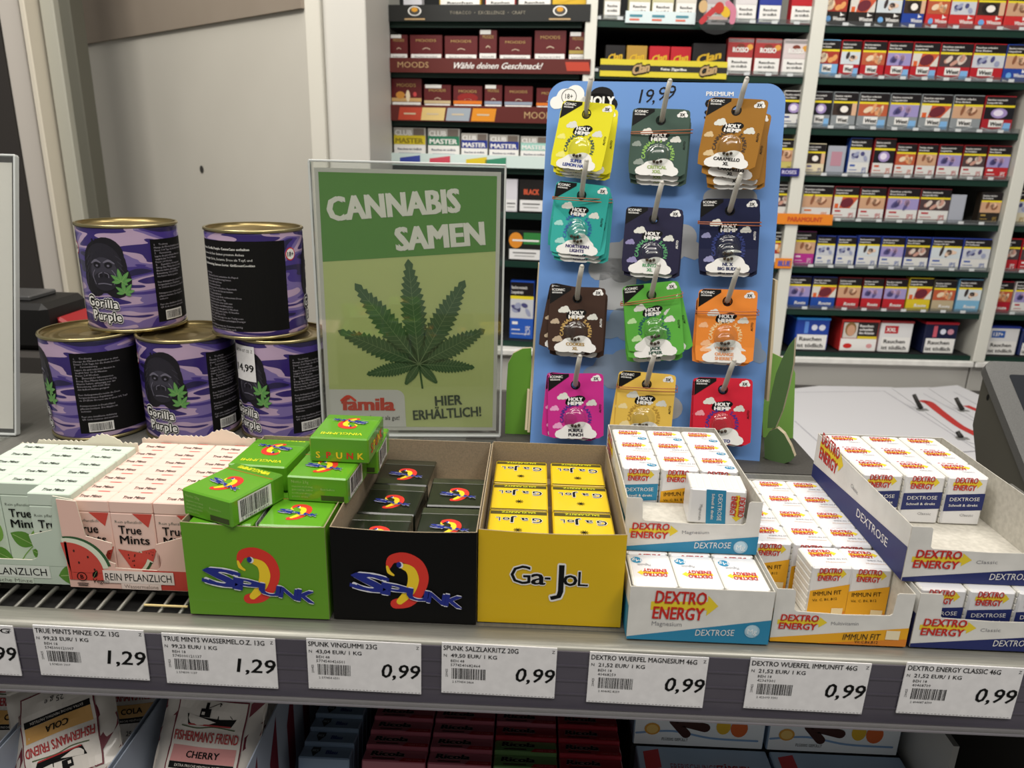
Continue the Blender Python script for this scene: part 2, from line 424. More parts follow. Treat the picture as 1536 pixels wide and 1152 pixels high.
for i in range(62):
    x = -.94+i*.0123
    if x < -.19: mb.tube([(x, .3665, -.0032), (x, .385, -.0022), (x, .404, -.0022)], .0014, M('6f6e68', .4, .6), 8)
SH(mb, 'wire_rack')
mb = MB(); mb.box(-.95, .42, .60, .606, -.32, -.014, M('3a3938', .7)); SH(mb, 'back_panel')
mb = MB(); mb.box(-.95, .42, .33, .60, -.31, -.30, DECK); SH(mb, 'lower_deck')
for x_ in (.410, -.95): mb = MB(); mb.box(x_, x_+.01, .36, .60, -.30, -.014, M('55534f', .6)); SH(mb, 'side_panel')
mb = MB(); p0, p1 = pz(216, 908, .0), pz(284, 908, .0); mb.box(p0.x, p1.x, p0.y-.0006, p0.y+.0006, -.0003, .0009, M('d8c48a', .6), .0003); tag(mb.build('wooden_stick'), 'thin pale wooden stick lying on the shelf lip left of the green carton', 'stick')

# ================================================================== price tags
def price_tag(px0, py0, px1, name, nw, base, beh, num, price, seed, label):
    P0 = pyy(px0, py0, .3496); P1 = pyy(px1, py0+9, .3496); w = P1.x-P0.x; h = .0335
    mb = MB(); mb.box(-w/2, w/2, -.0003, .0003, -h, 0, PAPER)
    a = Art(); a.text(name, .001, -.0047, .0031, K_, 1, w=w*nw, bold=.016)
    a.text('Z', w-.0028, -.0035, .0019, K_, 1)
    a.text('N', .0012, -.0091, .0019, K_, 1, bold=.01); a.text(base, .0052, -.0092, .0024, K_, 1, w=.0258, bold=.015)
    a.text(beh, .0052, -.0125, .0018, K_, 1, res=1); a.text(num, .0052, -.0152, .0018, K_, 1, res=1)
    a.barcode(.0058, -.0236, .0195, .0072, 1, seed)
    a.text('230425', .0035, -.0225, .0013, K_, 1, rot=90, res=1)
    a.text('2 '+num[:6]+' '+num[-4:], .0062, -.0262, .0014, K_, 1, res=1)
    a.text(price, w-.0015, -.0232, .0092, K_, 1, w=.0215, al='r', bold=.02, shear=.16)
    # perforated lower edge
    for i in range(int(w/.002)): a.rect(.001+i*.002, -h+.0006, .0012, .0003, GREY_T, 1)
    mb.art(a, (-w/2, -.0003, 0), X_, Z_)
    o = mb.build('price_tag', loc=(P0.x+w/2, .3490, P0.z)); o.rotation_euler = (0, R(.6), 0); return tag(o, label, 'price tag', 'price tags in the shelf rail')
price_tag(-150, 930, 20, 'TRUE MINTS 13G', .95, '99,23 EUR/ 1 KG', 'BEH 18', '5745000121', '0,99', 3, 'white price tag cut off at the far left end of the shelf rail')
TG = [(50, 937, 216, 'TRUE MINTS MINZE O.Z. 13G', .76, '99,23 EUR/ 1 KG', 'BEH 18', '5745000121007', '1,29', 11, 'price tag reading 1,29 below the pale green mint tray'),
      (243, 949, 413, 'TRUE MINTS WASSERMEL.O.Z. 13G', .89, '99,23 EUR/ 1 KG', 'BEH 18', '5745000121137', '1,29', 12, 'price tag reading 1,29 below the pink watermelon mint tray'),
      (460, 957, 632, 'SPUNK VINGUMMI 23G', .60, '43,04 EUR/ 1 KG', 'BEH 48', '5774540426501', '0,99', 13, 'price tag for wine gums reading 0,99 below the gap between green and black boxes'),
      (663, 963, 836, 'SPUNK SALZLAKRITZ 20G', .65, '49,50 EUR/ 1 KG', 'BEH 48', '5774540682464', '0,99', 14, 'price tag for salty liquorice reading 0,99 below the yellow box'),
      (885, 977, 1063, 'DEXTRO WUERFEL MAGNESIUM 46G', .89, '21,52 EUR/ 1 KG', 'BEH 18', '40468259', '0,99', 15, 'price tag for magnesium cubes reading 0,99 below the white and blue carton'),
      (1126, 986, 1307, 'DEXTRO WUERFEL IMMUNFIT 46G', .87, '21,52 EUR/ 1 KG', 'BEH 18', '42369301', '0,99', 16, 'price tag for immune cubes reading 0,99 below the white and orange tray'),
      (1360, 993, 1536, 'DEXTRO ENERGY CLASSIC 46G', .79, '21,52 EUR/ 1 KG', 'BEH 18', '40468709', '0,99', 17, 'price tag for classic cubes reading 0,99 below the lower navy tray')]
for g in TG: price_tag(*g)

# ================================================================== mint trays
def loc2(px, py, y, x0): p = pyy(px, py, y); return (p.x-x0, p.z)
GRN, PNK = M('c3d2c2', .55), M('ecc4b6', .55)
GRN2, PNK2 = M('cbd9ca', .55), M('efccbf', .55)
LEAF, LEAF2 = M('5c8f35', .6), M('7aa94a', .6)
MEL, RIND, DKR = M('cf4c40', .55), M('dfe6cf', .55), M('2f5a33', .55)
def leaf_shape(a, x, y, l, w, rot, mat, layer):
    pts = []
    c, q = math.cos(R(rot)), math.sin(R(rot))
    for i in range(9): t_ = i/8; pts.append((t_*l, w/2*math.sin(math.pi*t_)**.8*(1.2-.4*t_)))
    for i in range(7, 0, -1): t_ = i/8; pts.append((t_*l, -w/2*math.sin(math.pi*t_)**.8*(1.2-.4*t_)))
    a.poly([(x+u*c-v*q, y+u*q+v*c) for u, v in pts], mat, layer)
    a.band([(x, y), (x+l*.9*c, y+l*.9*q)], w*.05, M('9dbd74', .6), layer+1, cap=False)
def wedge(a, x, y, r, a0, a1, layer):
    a.ell(x, y, r, r, DKR, layer, 16, a0=a0, a1=a1); a.ell(x, y, r*.93, r*.93, RIND, layer+1, 16, a0=a0, a1=a1); a.ell(x, y, r*.84, r*.84, MEL, layer+2, 16, a0=a0, a1=a1)
    rr = random.Random(3)
    for k in range(7):
        g = R(a0+(a1-a0)*rr.uniform(.2, .8)); q = r*rr.uniform(.3, .7); a.ell(x+q*math.cos(g), y+q*math.sin(g), r*.018, r*.03, M('3a1c16'), layer+3, 8)
def mint_pack(kind, w, d, h):
    base = GRN2 if kind == 'g' else PNK2
    t = thing('mint_box', '', 'mint box')
    mb = MB(); mb.box(-w/2, w/2, -d/2, d/2, 0, h*.86, base, .0006)
    a = Art(); g = M('6d756c', .6)
    a.text('Rein pflanzlich', w*.1, h*.745, .0018, g, 2, w=w*.62, res=1)
    a.text('True', w*.17, h*.62, .0056, K_, 4, w=w*.52, bold=.02); a.text('Mints', w*.17, h*.5, .0056, K_, 4, w=w*.68, bold=.02)
    if kind == 'g':
        leaf_shape(a, w*.62, h*.30, .016, .011, 150, LEAF, 1); leaf_shape(a, w*.62, h*.30, .015, .009, 60, LEAF2, 1); leaf_shape(a, w*.55, h*.24, .016, .010, -30, LEAF, 1)
        a.band([(w*.2, h*.08), (w*.4, h*.2), (w*.62, h*.3)], .0006, LEAF2, 1); a.text('Frische', w*.3, h*.08, .0022, g, 2, res=1)
    else:
        wedge(a, w*.08, h*.43, .022, -62, -8, 1); wedge(a, w*1.0, h*.46, .012, 195, 250, 1)
        a.poly([(w*.52, h*.86), (w*.98, h*.86), (w*.86, h*.70)], MEL, 1); a.text('Wassermelone', w*.2, h*.05, .002, g, 5, res=1)
    mb.art(a, (-w/2, -d/2, 0), X_, Z_); mb.build('carton', t)
    mb = MB(); mb.box(-w/2, w/2, -d/2, d/2, h*.862, h, base, .0006)
    a = Art(); a.text('True Mints', w*.5, d*.30, .0034, K_, 1, al='c', w=w*.52, bold=.025)
    if kind == 'p': a.rect(w*.52, d*.93, w*.28, d*.07, MEL, 1)
    mb.art(a, (-w/2, -d/2, h), X_, Y_)
    if kind == 'p':
        a = Art(); a.poly([(w*.52, 0), (w*.98, 0), (w*.98, h*.13), (w*.60, h*.13)], MEL, 1) if False else None
    mb.build('lid', t)
    return t
MW = .0264
rows = [('green', -.2842, 6, .390, 'right'), ('green', -.3110, 5, .4025, 'middle'), ('green', -.3378, 5, .4025, 'left')]
gp = mint_pack('g', MW, .0122, .0605); first = True
for _, cx, n, y0, cn in rows:
    for k in range(n):
        lab = 'pale green mint box in the mint tray, %s column, %s from the front' % (cn, ORD[k+1])
        if first: o = gp; o['label'] = lab; o.location = (cx, y0+.0062+k*.0126, .0008); o['group'] = 'pale green mint boxes'; first = False
        else: dup(gp, lab, (cx, y0+.0062+k*.0126, .0008), group='pale green mint boxes')
pp = mint_pack('p', MW, .0128, .0562); first = True
for cx, cn in ((-.2637+.0005, 'left'), (-.2367, 'middle'), (-.2098, 'right')):
    for k in range(7):
        lab = 'pink watermelon mint box, %s column of the pink tray, %s from the front' % (cn, ORD[k+1])
        L = (cx, .3918+.0066+k*.0132, .0008)
        if first: o = pp; o['label'] = lab; o.location = L; o['group'] = 'pink watermelon mint boxes'; first = False
        else: dup(pp, lab, L, group='pink watermelon mint boxes')
def mint_tray(kind, x0, x1, y0, y1, label):
    base = GRN if kind == 'g' else PNK
    t = thing('display_tray', label, 'display tray', (x0, y0, 0)); W = x1-x0; D = y1-y0
    L = lambda px, py: loc2(px, py, y0, x0)
    if kind == 'g':
        pts = [(0, 0), (W, 0), L(109, 750), L(78, 744), L(78, 795), L(43, 803), L(50, 820), L(58, 827), L(56, 836), L(48, 840), L(0, 838), (.02, .026), (.016, .03), (.012, .055), (0, .056)]
    else:
        pts = [(0, 0), (W, 0), L(275, 806), L(234, 817), L(231, 822), L(236, 828), L(243, 840), L(240, 852), L(235, 856), L(173, 852), L(173, 846), L(162, 842), L(158, 834), L(161, 826), L(168, 824), L(167, 815), L(128, 804), L(113, 752), L(97, 749)]
        pts[-1] = (0, pts[-1][1])
    mb = MB(); mb.prism(pts, (0, 0, 0), X_, Z_, .0006, base, CREAM)
    a = Art(); g = M('7d837b', .6)
    def panel(pxa, pya, pxb, pyb, dz=0):
        q0, q1 = L(pxa, pya), L(pxb, pyb); return q0, q1
    if kind == 'g':
        q = L(2, 862); a.rect(.004, .0046, L(76, 860)[0]-.004, .0086, M('dde4da', .6), 2); a.text('REIN PFLANZLICH', L(71, 860)[0], .0064, .0050, K_, 3, al='r', w=.053)
        a.rect(.02, .0006, L(51, 868)[0]-.02, .0041, M('cfdccb', .6), 2); a.text('Frische Minze', L(49, 870)[0], .0014, .0025, g, 3, al='r', w=.026)
        leaf_shape(a, W-.001, .008, .014, .013, 185, LEAF, 1); leaf_shape(a, W-.0008, .030, .007, .006, 200, LEAF2, 1)
        a.rect(0, .0132, W, .0002, M('a5b5a4', .6), 1)
    else:
        a.ell(.004, .012, .0235, .0235, DKR, 1, 24, a0=10, a1=100); a.ell(.003, .0115, .0228, .0228, RIND, 2, 24, a0=8, a1=100); a.ell(.002, .011, .0205, .0205, MEL, 3, 24, a0=0, a1=100)
        a.rect(.002, .006, .0205, .0052, MEL, 3); a.rect(.0006, .006, .0016, .026, MEL, 3)
        a.poly([(.052, .001), (W-.001, .001), (W-.001, .0142), (.046, .0142)], MEL, 1)
        for u, v in ((.008, .018), (.014, .022), (.006, .026), (.017, .0135), (.064, .012), (.056, .003)): a.ell(u, v, .0006, .0009, M('3a1c16'), 4, 8)
        q0 = L(155, 858); a.rect(q0[0], .0050, .0435, .0086, M('f0e4dc', .6), 5); a.text('REIN PFLANZLICH', q0[0]+.0012, .0068, .0050, K_, 6, w=.0408)
        a.rect(q0[0]+.0105, .0010, .0245, .0041, M('f0dcd2', .6), 5); a.text('Wassermelone', q0[0]+.0123, .0018, .0026, M('9b8a80', .6), 6, w=.021)
        a.ring(.0085, .0085, .0026, .0031, K_, 5); a.text('B', .0085, .0071, .0028, K_, 5, al='c', bold=.02); a.rect(.005, .0035, .007, .0006, K_, 5); a.rect(.0055, .0022, .006, .0006, K_, 5)
        a.text('Vegan', .0145, .0045, .003, K_, 5, shear=.2); leaf_shape(a, .0155, .008, .006, .003, 60, K_, 5)
    mb.art(a, (0, 0, 0), X_, Z_); mb.build('front_panel', t)
    hs = (.055 if kind == 'g' else .054)
    mb = MB()
    for xx in (0, W-.0006): mb.box(xx, xx+.0006, .0006, D, 0, hs, base, mats={'+z': CREAM})
    mb.build('side_panel', t)
    # torn, scalloped back wall
    pts = [(0, 0), (W, 0)]; hb = hs+.0085; n = 48
    for i in range(n+1):
        u = W-W*i/n; bump = .006*max(0, 1-abs(u/W-.72)/.14)**.5 if abs(u/W-.72) < .14 else 0
        pts.append((u, hb+.0007*math.sin(i*math.pi*.9)+bump-.003*(u/W < .15)))
    mb = MB(); mb.prism(pts, (0, D, 0), X_, Z_, .0006, CREAM); mb.build('back_panel', t)
    mb = MB(); mb.box(0, W, 0, D, 0, .0006, base); mb.build('base', t)
    return t
mint_tray('g', -.3535, -.2702, .3885, .4665, 'pale green card tray of mint boxes at the left end of the shelf')
mint_tray('p', -.2775, -.1950, .3865, .4855, 'pink watermelon card tray of mint boxes left of the green carton')

# ================================================================== wine gum and liquorice cartons
SP_R, SP_Y, SP_B, SP_W = M('d8352a', .4), M('f3cf2c', .4), M('1d2a86', .4), M('e8e8ee', .4)
def spunk_logo(kc=1.0):
    a = Art(); n = lambda x, y: ((x-530)/500*kc, (822-y)/500*kc); c_ = lambda *w: [v*kc for v in w]
    a.band([n(452, 752), n(470, 712), n(525, 702), n(580, 735), n(600, 800), n(578, 872), n(535, 922), n(482, 938)], c_(.04, .085, .105, .12, .125, .125, .12, .10), SP_R, 1)
    a.band([n(512, 742), n(550, 762), n(563, 810), n(546, 868), n(500, 925)], c_(.05, .085, .10, .09, .06), SP_Y, 2)
    a.band([n(447, 748), n(455, 775), n(474, 790)], c_(.02, .035, .02), SP_Y, 2)
    a.ell(*n(506, 738), .026*kc, .032*kc, SP_W, 3, 14); a.ell(*n(500, 736), .022*kc, .028*kc, SP_B, 4, 14); n = lambda x, y: ((x-515)/500, (830-y)/500)
    if True:
        for ch, x, y, h, w in (('S', 275, 868, 86, 150), ('P', 408, 893, 60, 112), ('U', 520, 912, 56, 92), ('N', 608, 926, 54, 80), ('K', 686, 940, 60, 76)):
            a.text(ch, *n(x, y), h/500, SP_B, 7, w=w/500, bold=.05, rot=-9, out=(SP_W, .03))
    return a
LOGO = spunk_logo(); LOGO2 = spunk_logo(1.45)
GCARD = M('62991f', .45, 0, .25); BCARD = M('060606', .5, 0, 0, .2); YCARD = M('d9b411', .45, 0, .2)
GPK = M('5fa022', .3, 0, .7); BPK = M('1c1f17', .25, 0, .6); YPK = M('e0bf14', .35, 0, .5); GPK2 = M('55901f', .3, 0, .7)
def carton(x0, x1, y0, y1, h, mat, front, label, floor, turn=0.0):
    W, D = x1-x0, y1-y0
    t = thing('display_carton', label, 'display carton', (x0, y0, 0), (0, 0, R(turn)))
    pts = [(0, 0), (W, 0)]+[(W-W*i/10, h-.0014*math.sin(math.pi*i/10)) for i in range(11)]
    mb = MB(); mb.prism(pts, (0, 0, 0), X_, Z_, .0007, mat, KRAFT); mb.art(front, (0, 0, 0), X_, Z_); 
    mb.add([(0.0007, .00075, .001), (W-.0007, .00075, .001), (W-.0007, .00075, h-.0016), (.0007, .00075, h-.0016)], [(3, 2, 1, 0)], KRAFT); mb.build('front_panel', t)
    for xx, nx in ((0, '-x'), (W-.0007, '+x')):
        mb = MB(); mb.box(xx, xx+.0007, .0007, D, 0, h, KRAFT, mats={nx: mat}); mb.build('side_panel', t)
    mb = MB(); mb.box(.0007, W-.0007, D-.0007, D, 0, h+.001, KRAFT); mb.build('back_panel', t)
    mb = MB(); mb.box(.0007, W-.0007, .0007, D, 0, floor, KRAFT); mb.build('base', t)
    return t
a = Art().sub(LOGO, .0415, .0265, .064); carton(-.1935, -.1120, .3655, .497, .0595, GCARD, a, 'open bright green carton of wine gum boxes between pink tray and black carton', .0411)
a = Art().sub(LOGO, .0425, .0265, .064); carton(-.1095, -.0268, .3665, .499, .0595, BCARD, a, 'open black carton of liquorice boxes between the green and yellow cartons', .0283)
a = Art()
for ch, x, y, h, w, b in (('G', .0185, .0265, .0120, .0115, .01), ('a', .0305, .0265, .0105, .0078, .02), ('-', .0382, .0278, .009, .003, .02), ('J', .0415, .0225, .0175, .0075, .01), ('o', .0487, .0265, .0105, .0078, .02), ('L', .0570, .0265, .0095, .0058, .01)):
    a.text(ch, x, y, h, K_, 3, w=w, bold=b, out=(W_, .04))
carton(-.0262, .0568, .3695, .500, .0600, YCARD, a, 'open yellow carton of salt liquorice boxes right of the black carton', .0333)

PW, PL, PH = .037, .042, .0165
def candy_box(kind, face='a'):
    base, name = {'g': (GPK, 'wine gum box'), 'b': (BPK, 'liquorice box'), 'y': (YPK, 'liquorice box')}[kind]
    t = thing({'g': 'wine_gum_box', 'b': 'liquorice_box', 'y': 'liquorice_box'}[kind], '', name)
    w, l, h = (PW, PL, PH) if kind != 'y' else (.0362, .037, .0165)
    mb = MB(); mb.box(-w/2, w/2, -l/2, l/2, 0, h, base, .0009)
    a = Art()
    VY = M('d9dc2a', .4)
    if kind == 'g':
        if face == 'a':
            a.sub(LOGO2, 0, -.0045, .024); a.text('VINGUMMI', 0, .0185, .0034, VY, 1, al='c', rot=180, w=.022, bold=.02)
            a.rect(-w/2, .0118, w, .0004, M('c9432f', .4), 1)
        else:
            a.sub(LOGO2, 0, .0055, .024, rot=180); a.text('VINGUMMI', 0, -.0115, .0038, VY, 1, al='c', rot=180, w=.026, bold=.02)
    elif kind == 'b':
        a.sub(LOGO2, .001, -.0045, .024); a.rect(-w/2, .0118, w, .0003, M('56584c', .3), 1)
    else:
        a.rect(-w/2+.0008, l/2-.0062, w-.0016, .0042, M('4a4212', .5), 1); a.text('SALZLAKRITZ', 0, l/2-.0028, .0021, VY, 2, al='c', rot=180, w=.021, bold=.02)
        a.rect(-w/2+.0004, -l/2+.0003, w-.0008, .0006, K_, 1); a.rect(-w/2+.0004, l/2-.0011, w-.0008, .0006, K_, 1)
        for ch, x, hh, ww in (('L', -.0135, .0042, .0024), ('o', -.0095, .0046, .0042), ('J', -.0045, .0062, .0032), ('a', .0015, .0046, .0042), ('G', .0085, .0058, .0058)):
            a.text(ch, x+ww, .0075, hh, K_, 3, w=ww, rot=180, bold=.02, out=(W_, .05))
        for k in range(10): a.band([(0, -.0075), (.0026*math.cos(k*.628), -.0075+.0026*math.sin(k*.628))], .0004, K_, 2, cap=False)
    mb.art(a, (0, 0, h), X_, Y_); mb.build('carton', t)
    # end flap, its edge and small print
    mb = MB()
    if kind != 'y':
        mb.box(-w/2-.0001, w/2+.0001, l/2-.0092, l/2+.0001, .0012, h+.0001, GPK2 if kind == 'g' else M('2f3226', .25, 0, .9), .0009)
        if kind == 'g' and face == 'a':
            a = Art().text('VINGUMMI', 0, l/2-.0022, .0038, VY, 1, al='c', rot=180, w=.024, bold=.02); mb.art(a, (0, 0, h+.0001), X_, Y_)
    else: mb.box(-w/2-.0001, w/2+.0001, -l/2-.0001, -l/2+.003, .0004, h-.004, YPK, .0005)
    mb.build('end_flap', t)
    if kind == 'g':
        mb = MB(); a = Art(); g = M('a9c878', .4)
        if face == 'a':
            a.text('Netto 23g', -w*.42, h*.74, .0018, g, 1, res=1)
            for k, s_ in enumerate(('vingummi med smag', 'glukosesirup, sukker', 'modificeret stivelse', 'gelatine, aroma')): a.text(s_, -w*.42, h*.58-k*.0022, .0011, g, 1, res=1)
            a.text('Best before', w*.06, h*.5, .0013, g, 1, res=1); a.rect(w*.06, h*.1, w*.38, h*.2, M('3c4a22', .4), 1)
        else:
            for k, ch in enumerate('SPUNK'): a.text(ch, -w*.36+k*w*.18, h*.18, .0042, (SP_Y, SP_R)[k % 2], 1, al='c', bold=.04)
        mb.art(a, (0, -l/2-.00002, 0), X_, Z_)
        a = Art()
        if face == 'a': a.rect(l*.12, h*.10, l*.62, h*.80, W_, 1); a.barcode(l*.16, h*.24, l*.54, h*.62, 2, 5); a.text('5 774540 426501', l*.17, h*.12, .0015, K_, 2, w=l*.5, res=1)
        else:
            for k, ch in enumerate('SPUNK'): a.text(ch, l*.2+k*l*.15, h*.28, .0062, (SP_R, SP_Y)[k % 2], 1, al='c', bold=.04)
        mb.art(a, (w/2+.00002, -l/2, 0), Y_, Z_); mb.build('small_print', t)
    return t
# wine gum boxes: one layer in view inside the carton, five lying on top
g0 = candy_box('g', 'a'); g1 = candy_box('g', 'b'); GRP = 'green wine gum boxes'
def put(o, first, label, loc, rot=(0, 0, 0), grp=None):
    if first: o['label'] = label; o.location = loc; o.rotation_euler = rot; o['group'] = grp; return o
    return dup(o, label, loc, rot, grp)
put(g0, True, 'green wine gum box lying inside the green carton, front right, logo up', (-.1325, .3895, .0415), (0, 0, 0), GRP)
put(g0, False, 'green wine gum box inside the green carton, front left, half under the loose one', (-.1728, .3890, .0413), (0, 0, R(1)), GRP)
for x, s_ in ((-.1325, 'right'), (-.1728, 'left')):
    put(g0, False, 'green wine gum box inside the green carton, middle %s' % s_, (x, .4335, .0413), (0, 0, 0), GRP)
    put(g0, False, 'green wine gum box inside the green carton, back %s' % s_, (x, .4755, .0413), (0, 0, 0), GRP)
put(g0, False, 'loose green wine gum box with a barcode side showing, front of the pile', (-.1712, .3890, .0581), (0, 0, R(-23)), GRP)
put(g1, True, 'loose green wine gum box behind the barcode one, lettering upside down', (-.1648, .4330, .0581), (0, 0, R(-4)), GRP)
put(g0, False, 'loose green wine gum box on the right of the pile, small print facing front', (-.1240, .4190, .0581), (0, 0, R(-3)), GRP)
put(g0, False, 'green wine gum box under the topmost one at the back', (-.1165, .4620, .0581), (0, 0, R(1)), GRP)
put(g1, False, 'topmost green wine gum box at the back of the pile', (-.1165, .4410, .0748), (0, 0, R(-1)), GRP)
# black liquorice boxes
b0 = candy_box('b'); GRP = 'black liquorice boxes'
for i, (x, y, r, s_) in enumerate(((-.0855, .4765, -1, 'back of the left column'), (-.0868, .4335, -2, 'middle of the left column'), (-.0880, .3905, 1, 'front of the left column'),
        (-.0462, .4475, 1, 'back of the right column'), (-.0468, .4025, 1, 'front of the right column'))):
    put(b0, i == 0, 'black liquorice box inside the black carton, '+s_, (x, y, .0285), (0, 0, R(r)), GRP)
y0_ = candy_box('y'); GRP = 'yellow liquorice boxes'
first = True
for cx, cn in ((-.0045, 'left'), (.0345, 'right')):
    for k, yy in enumerate((.3960, .4335, .4725)):
        put(y0_, first, 'yellow salt liquorice box, %s column, %s of the yellow carton' % (cn, ('front', 'middle', 'back')[k]), (cx, yy, .0335), (0, 0, 0), GRP); first = False
# ================================================================== dextrose cubes
WHC = M('e2e2e4', .4, 0, .3); TAB = M('e8e6df', .4, 0, .5)
def dex_logo():
    a = Art()
    a.poly([(-.04, .15), (.83, .18), (.83, .08), (1.0, .26), (.83, .44), (.83, .33), (-.04, .30)], YEL, 1)
    a.text('DEXTRO', .02, .28, .22, RED, 3, w=.78, bold=.035, shear=.05); a.text('ENERGY', 0, .0, .22, RED, 3, w=.78, bold=.035, shear=.05)
    return a
DL = dex_logo()
KIND = {'mg': (BLUE, 'magnesium', 'blue'), 'im': (ORANGE, 'immune', 'orange'), 'cl': (NAVY, 'classic', 'navy')}
CW_, CD_, CH_ = .0245, .0232, .0335
def cube(kind, w=CW_, d=CD_, h=CH_):
    col = KIND[kind][0]; t = thing('dextrose_cube', '', 'dextrose cube')
    mb = MB(); e = .0004
    mb.box(-w/2+e, w/2-e, -d/2, d/2, 0, h, WHC, .0012)
    a = Art(); g = M('8d8d90', .6)
    a.sub(DL, w*.17, h*.735, w*.68)
    if kind == 'im':
        a.poly([(w*.03, 0), (w*.97, 0), (w*.97, h*.66), (w*.03, h*.52)], ORANGE, 1); a.poly([(w*.3, 0), (w*.97, 0), (w*.97, h*.12)], M('df8a22', .5), 2)
        a.text('IMMUN FIT', w*.12, h*.42, h*.085, K_, 3, w=w*.68, rot=5); a.text('Vit. C, B6, B12', w*.12, h*.31, h*.05, K_, 3, w=w*.6, rot=5, res=1)
        a.rect(w*.62, h*.04, w*.28, h*.14, M('f0dcae', .5), 3)
    else:
        a.poly([(w*.03, h*.28), (w*.97, h*.33), (w*.97, h*.68), (w*.03, h*.63)], col, 1)
        a.text('DEXTROSE', w*.14, h*.50, h*.075, W_, 2, w=w*.72, rot=2.5); a.text('Schnell & direkt', w*.14, h*.385, h*.05, W_, 2, w=w*.70, rot=2.5, bold=.02)
        a.text('Magnesium' if kind == 'mg' else 'Classic', w*.45, h*.19, h*.055, g, 2, w=w*(.42 if kind == 'mg' else .34), res=1)
    mb.art(a, (-w/2, -d/2, 0), X_, Z_)
    a = Art(); a.sub(DL, w*.17, d*.50, w*.62, kx=w*.68)
    a.text('IMMUN FIT' if kind == 'im' else {'mg': 'Magnesium', 'cl': 'Classic'}[kind], w*.5, d*.34, d*.075, g, 2, w=w*(.5 if kind == 'im' else .3), res=1)
    if kind == 'im': a.text('Multivitamin', w*.42, d*.2, d*.06, M('c9a58a', .6), 2, w=w*.48, res=1)
    if kind == 'mg': a.ell(w*.80, d*.22, w*.13, d*.1, BLUE, 1, 20); a.text('Mg', w*.8, d*.18, d*.1, W_, 2, al='c')
    mb.art(a, (-w/2, -d/2, h), X_, Y_)
    mb.build('wrapper', t)
    mb = MB(); n = 8; p = h/n
    for k in range(n): mb.box(-w/2, w/2, -d/2+.0010, d/2-.0010, k*p+.0001, (k+1)*p-.0001, TAB, .0006)
    mb.build('tablet_stack', t)
    return t
CUBES = {k: cube(k) for k in ('mg', 'im', 'cl')}
CBIG = None
_used = set()
def cube_at(kind, loc, label, rot=(0, 0, 0), grp=None, proto=None):
    o = proto or CUBES[kind]; k = id(o)
    if k in _used: return dup(o, label, loc, rot, grp)
    _used.add(k); o['label'] = label; o['group'] = grp; o.location = loc; o.rotation_euler = rot; return o
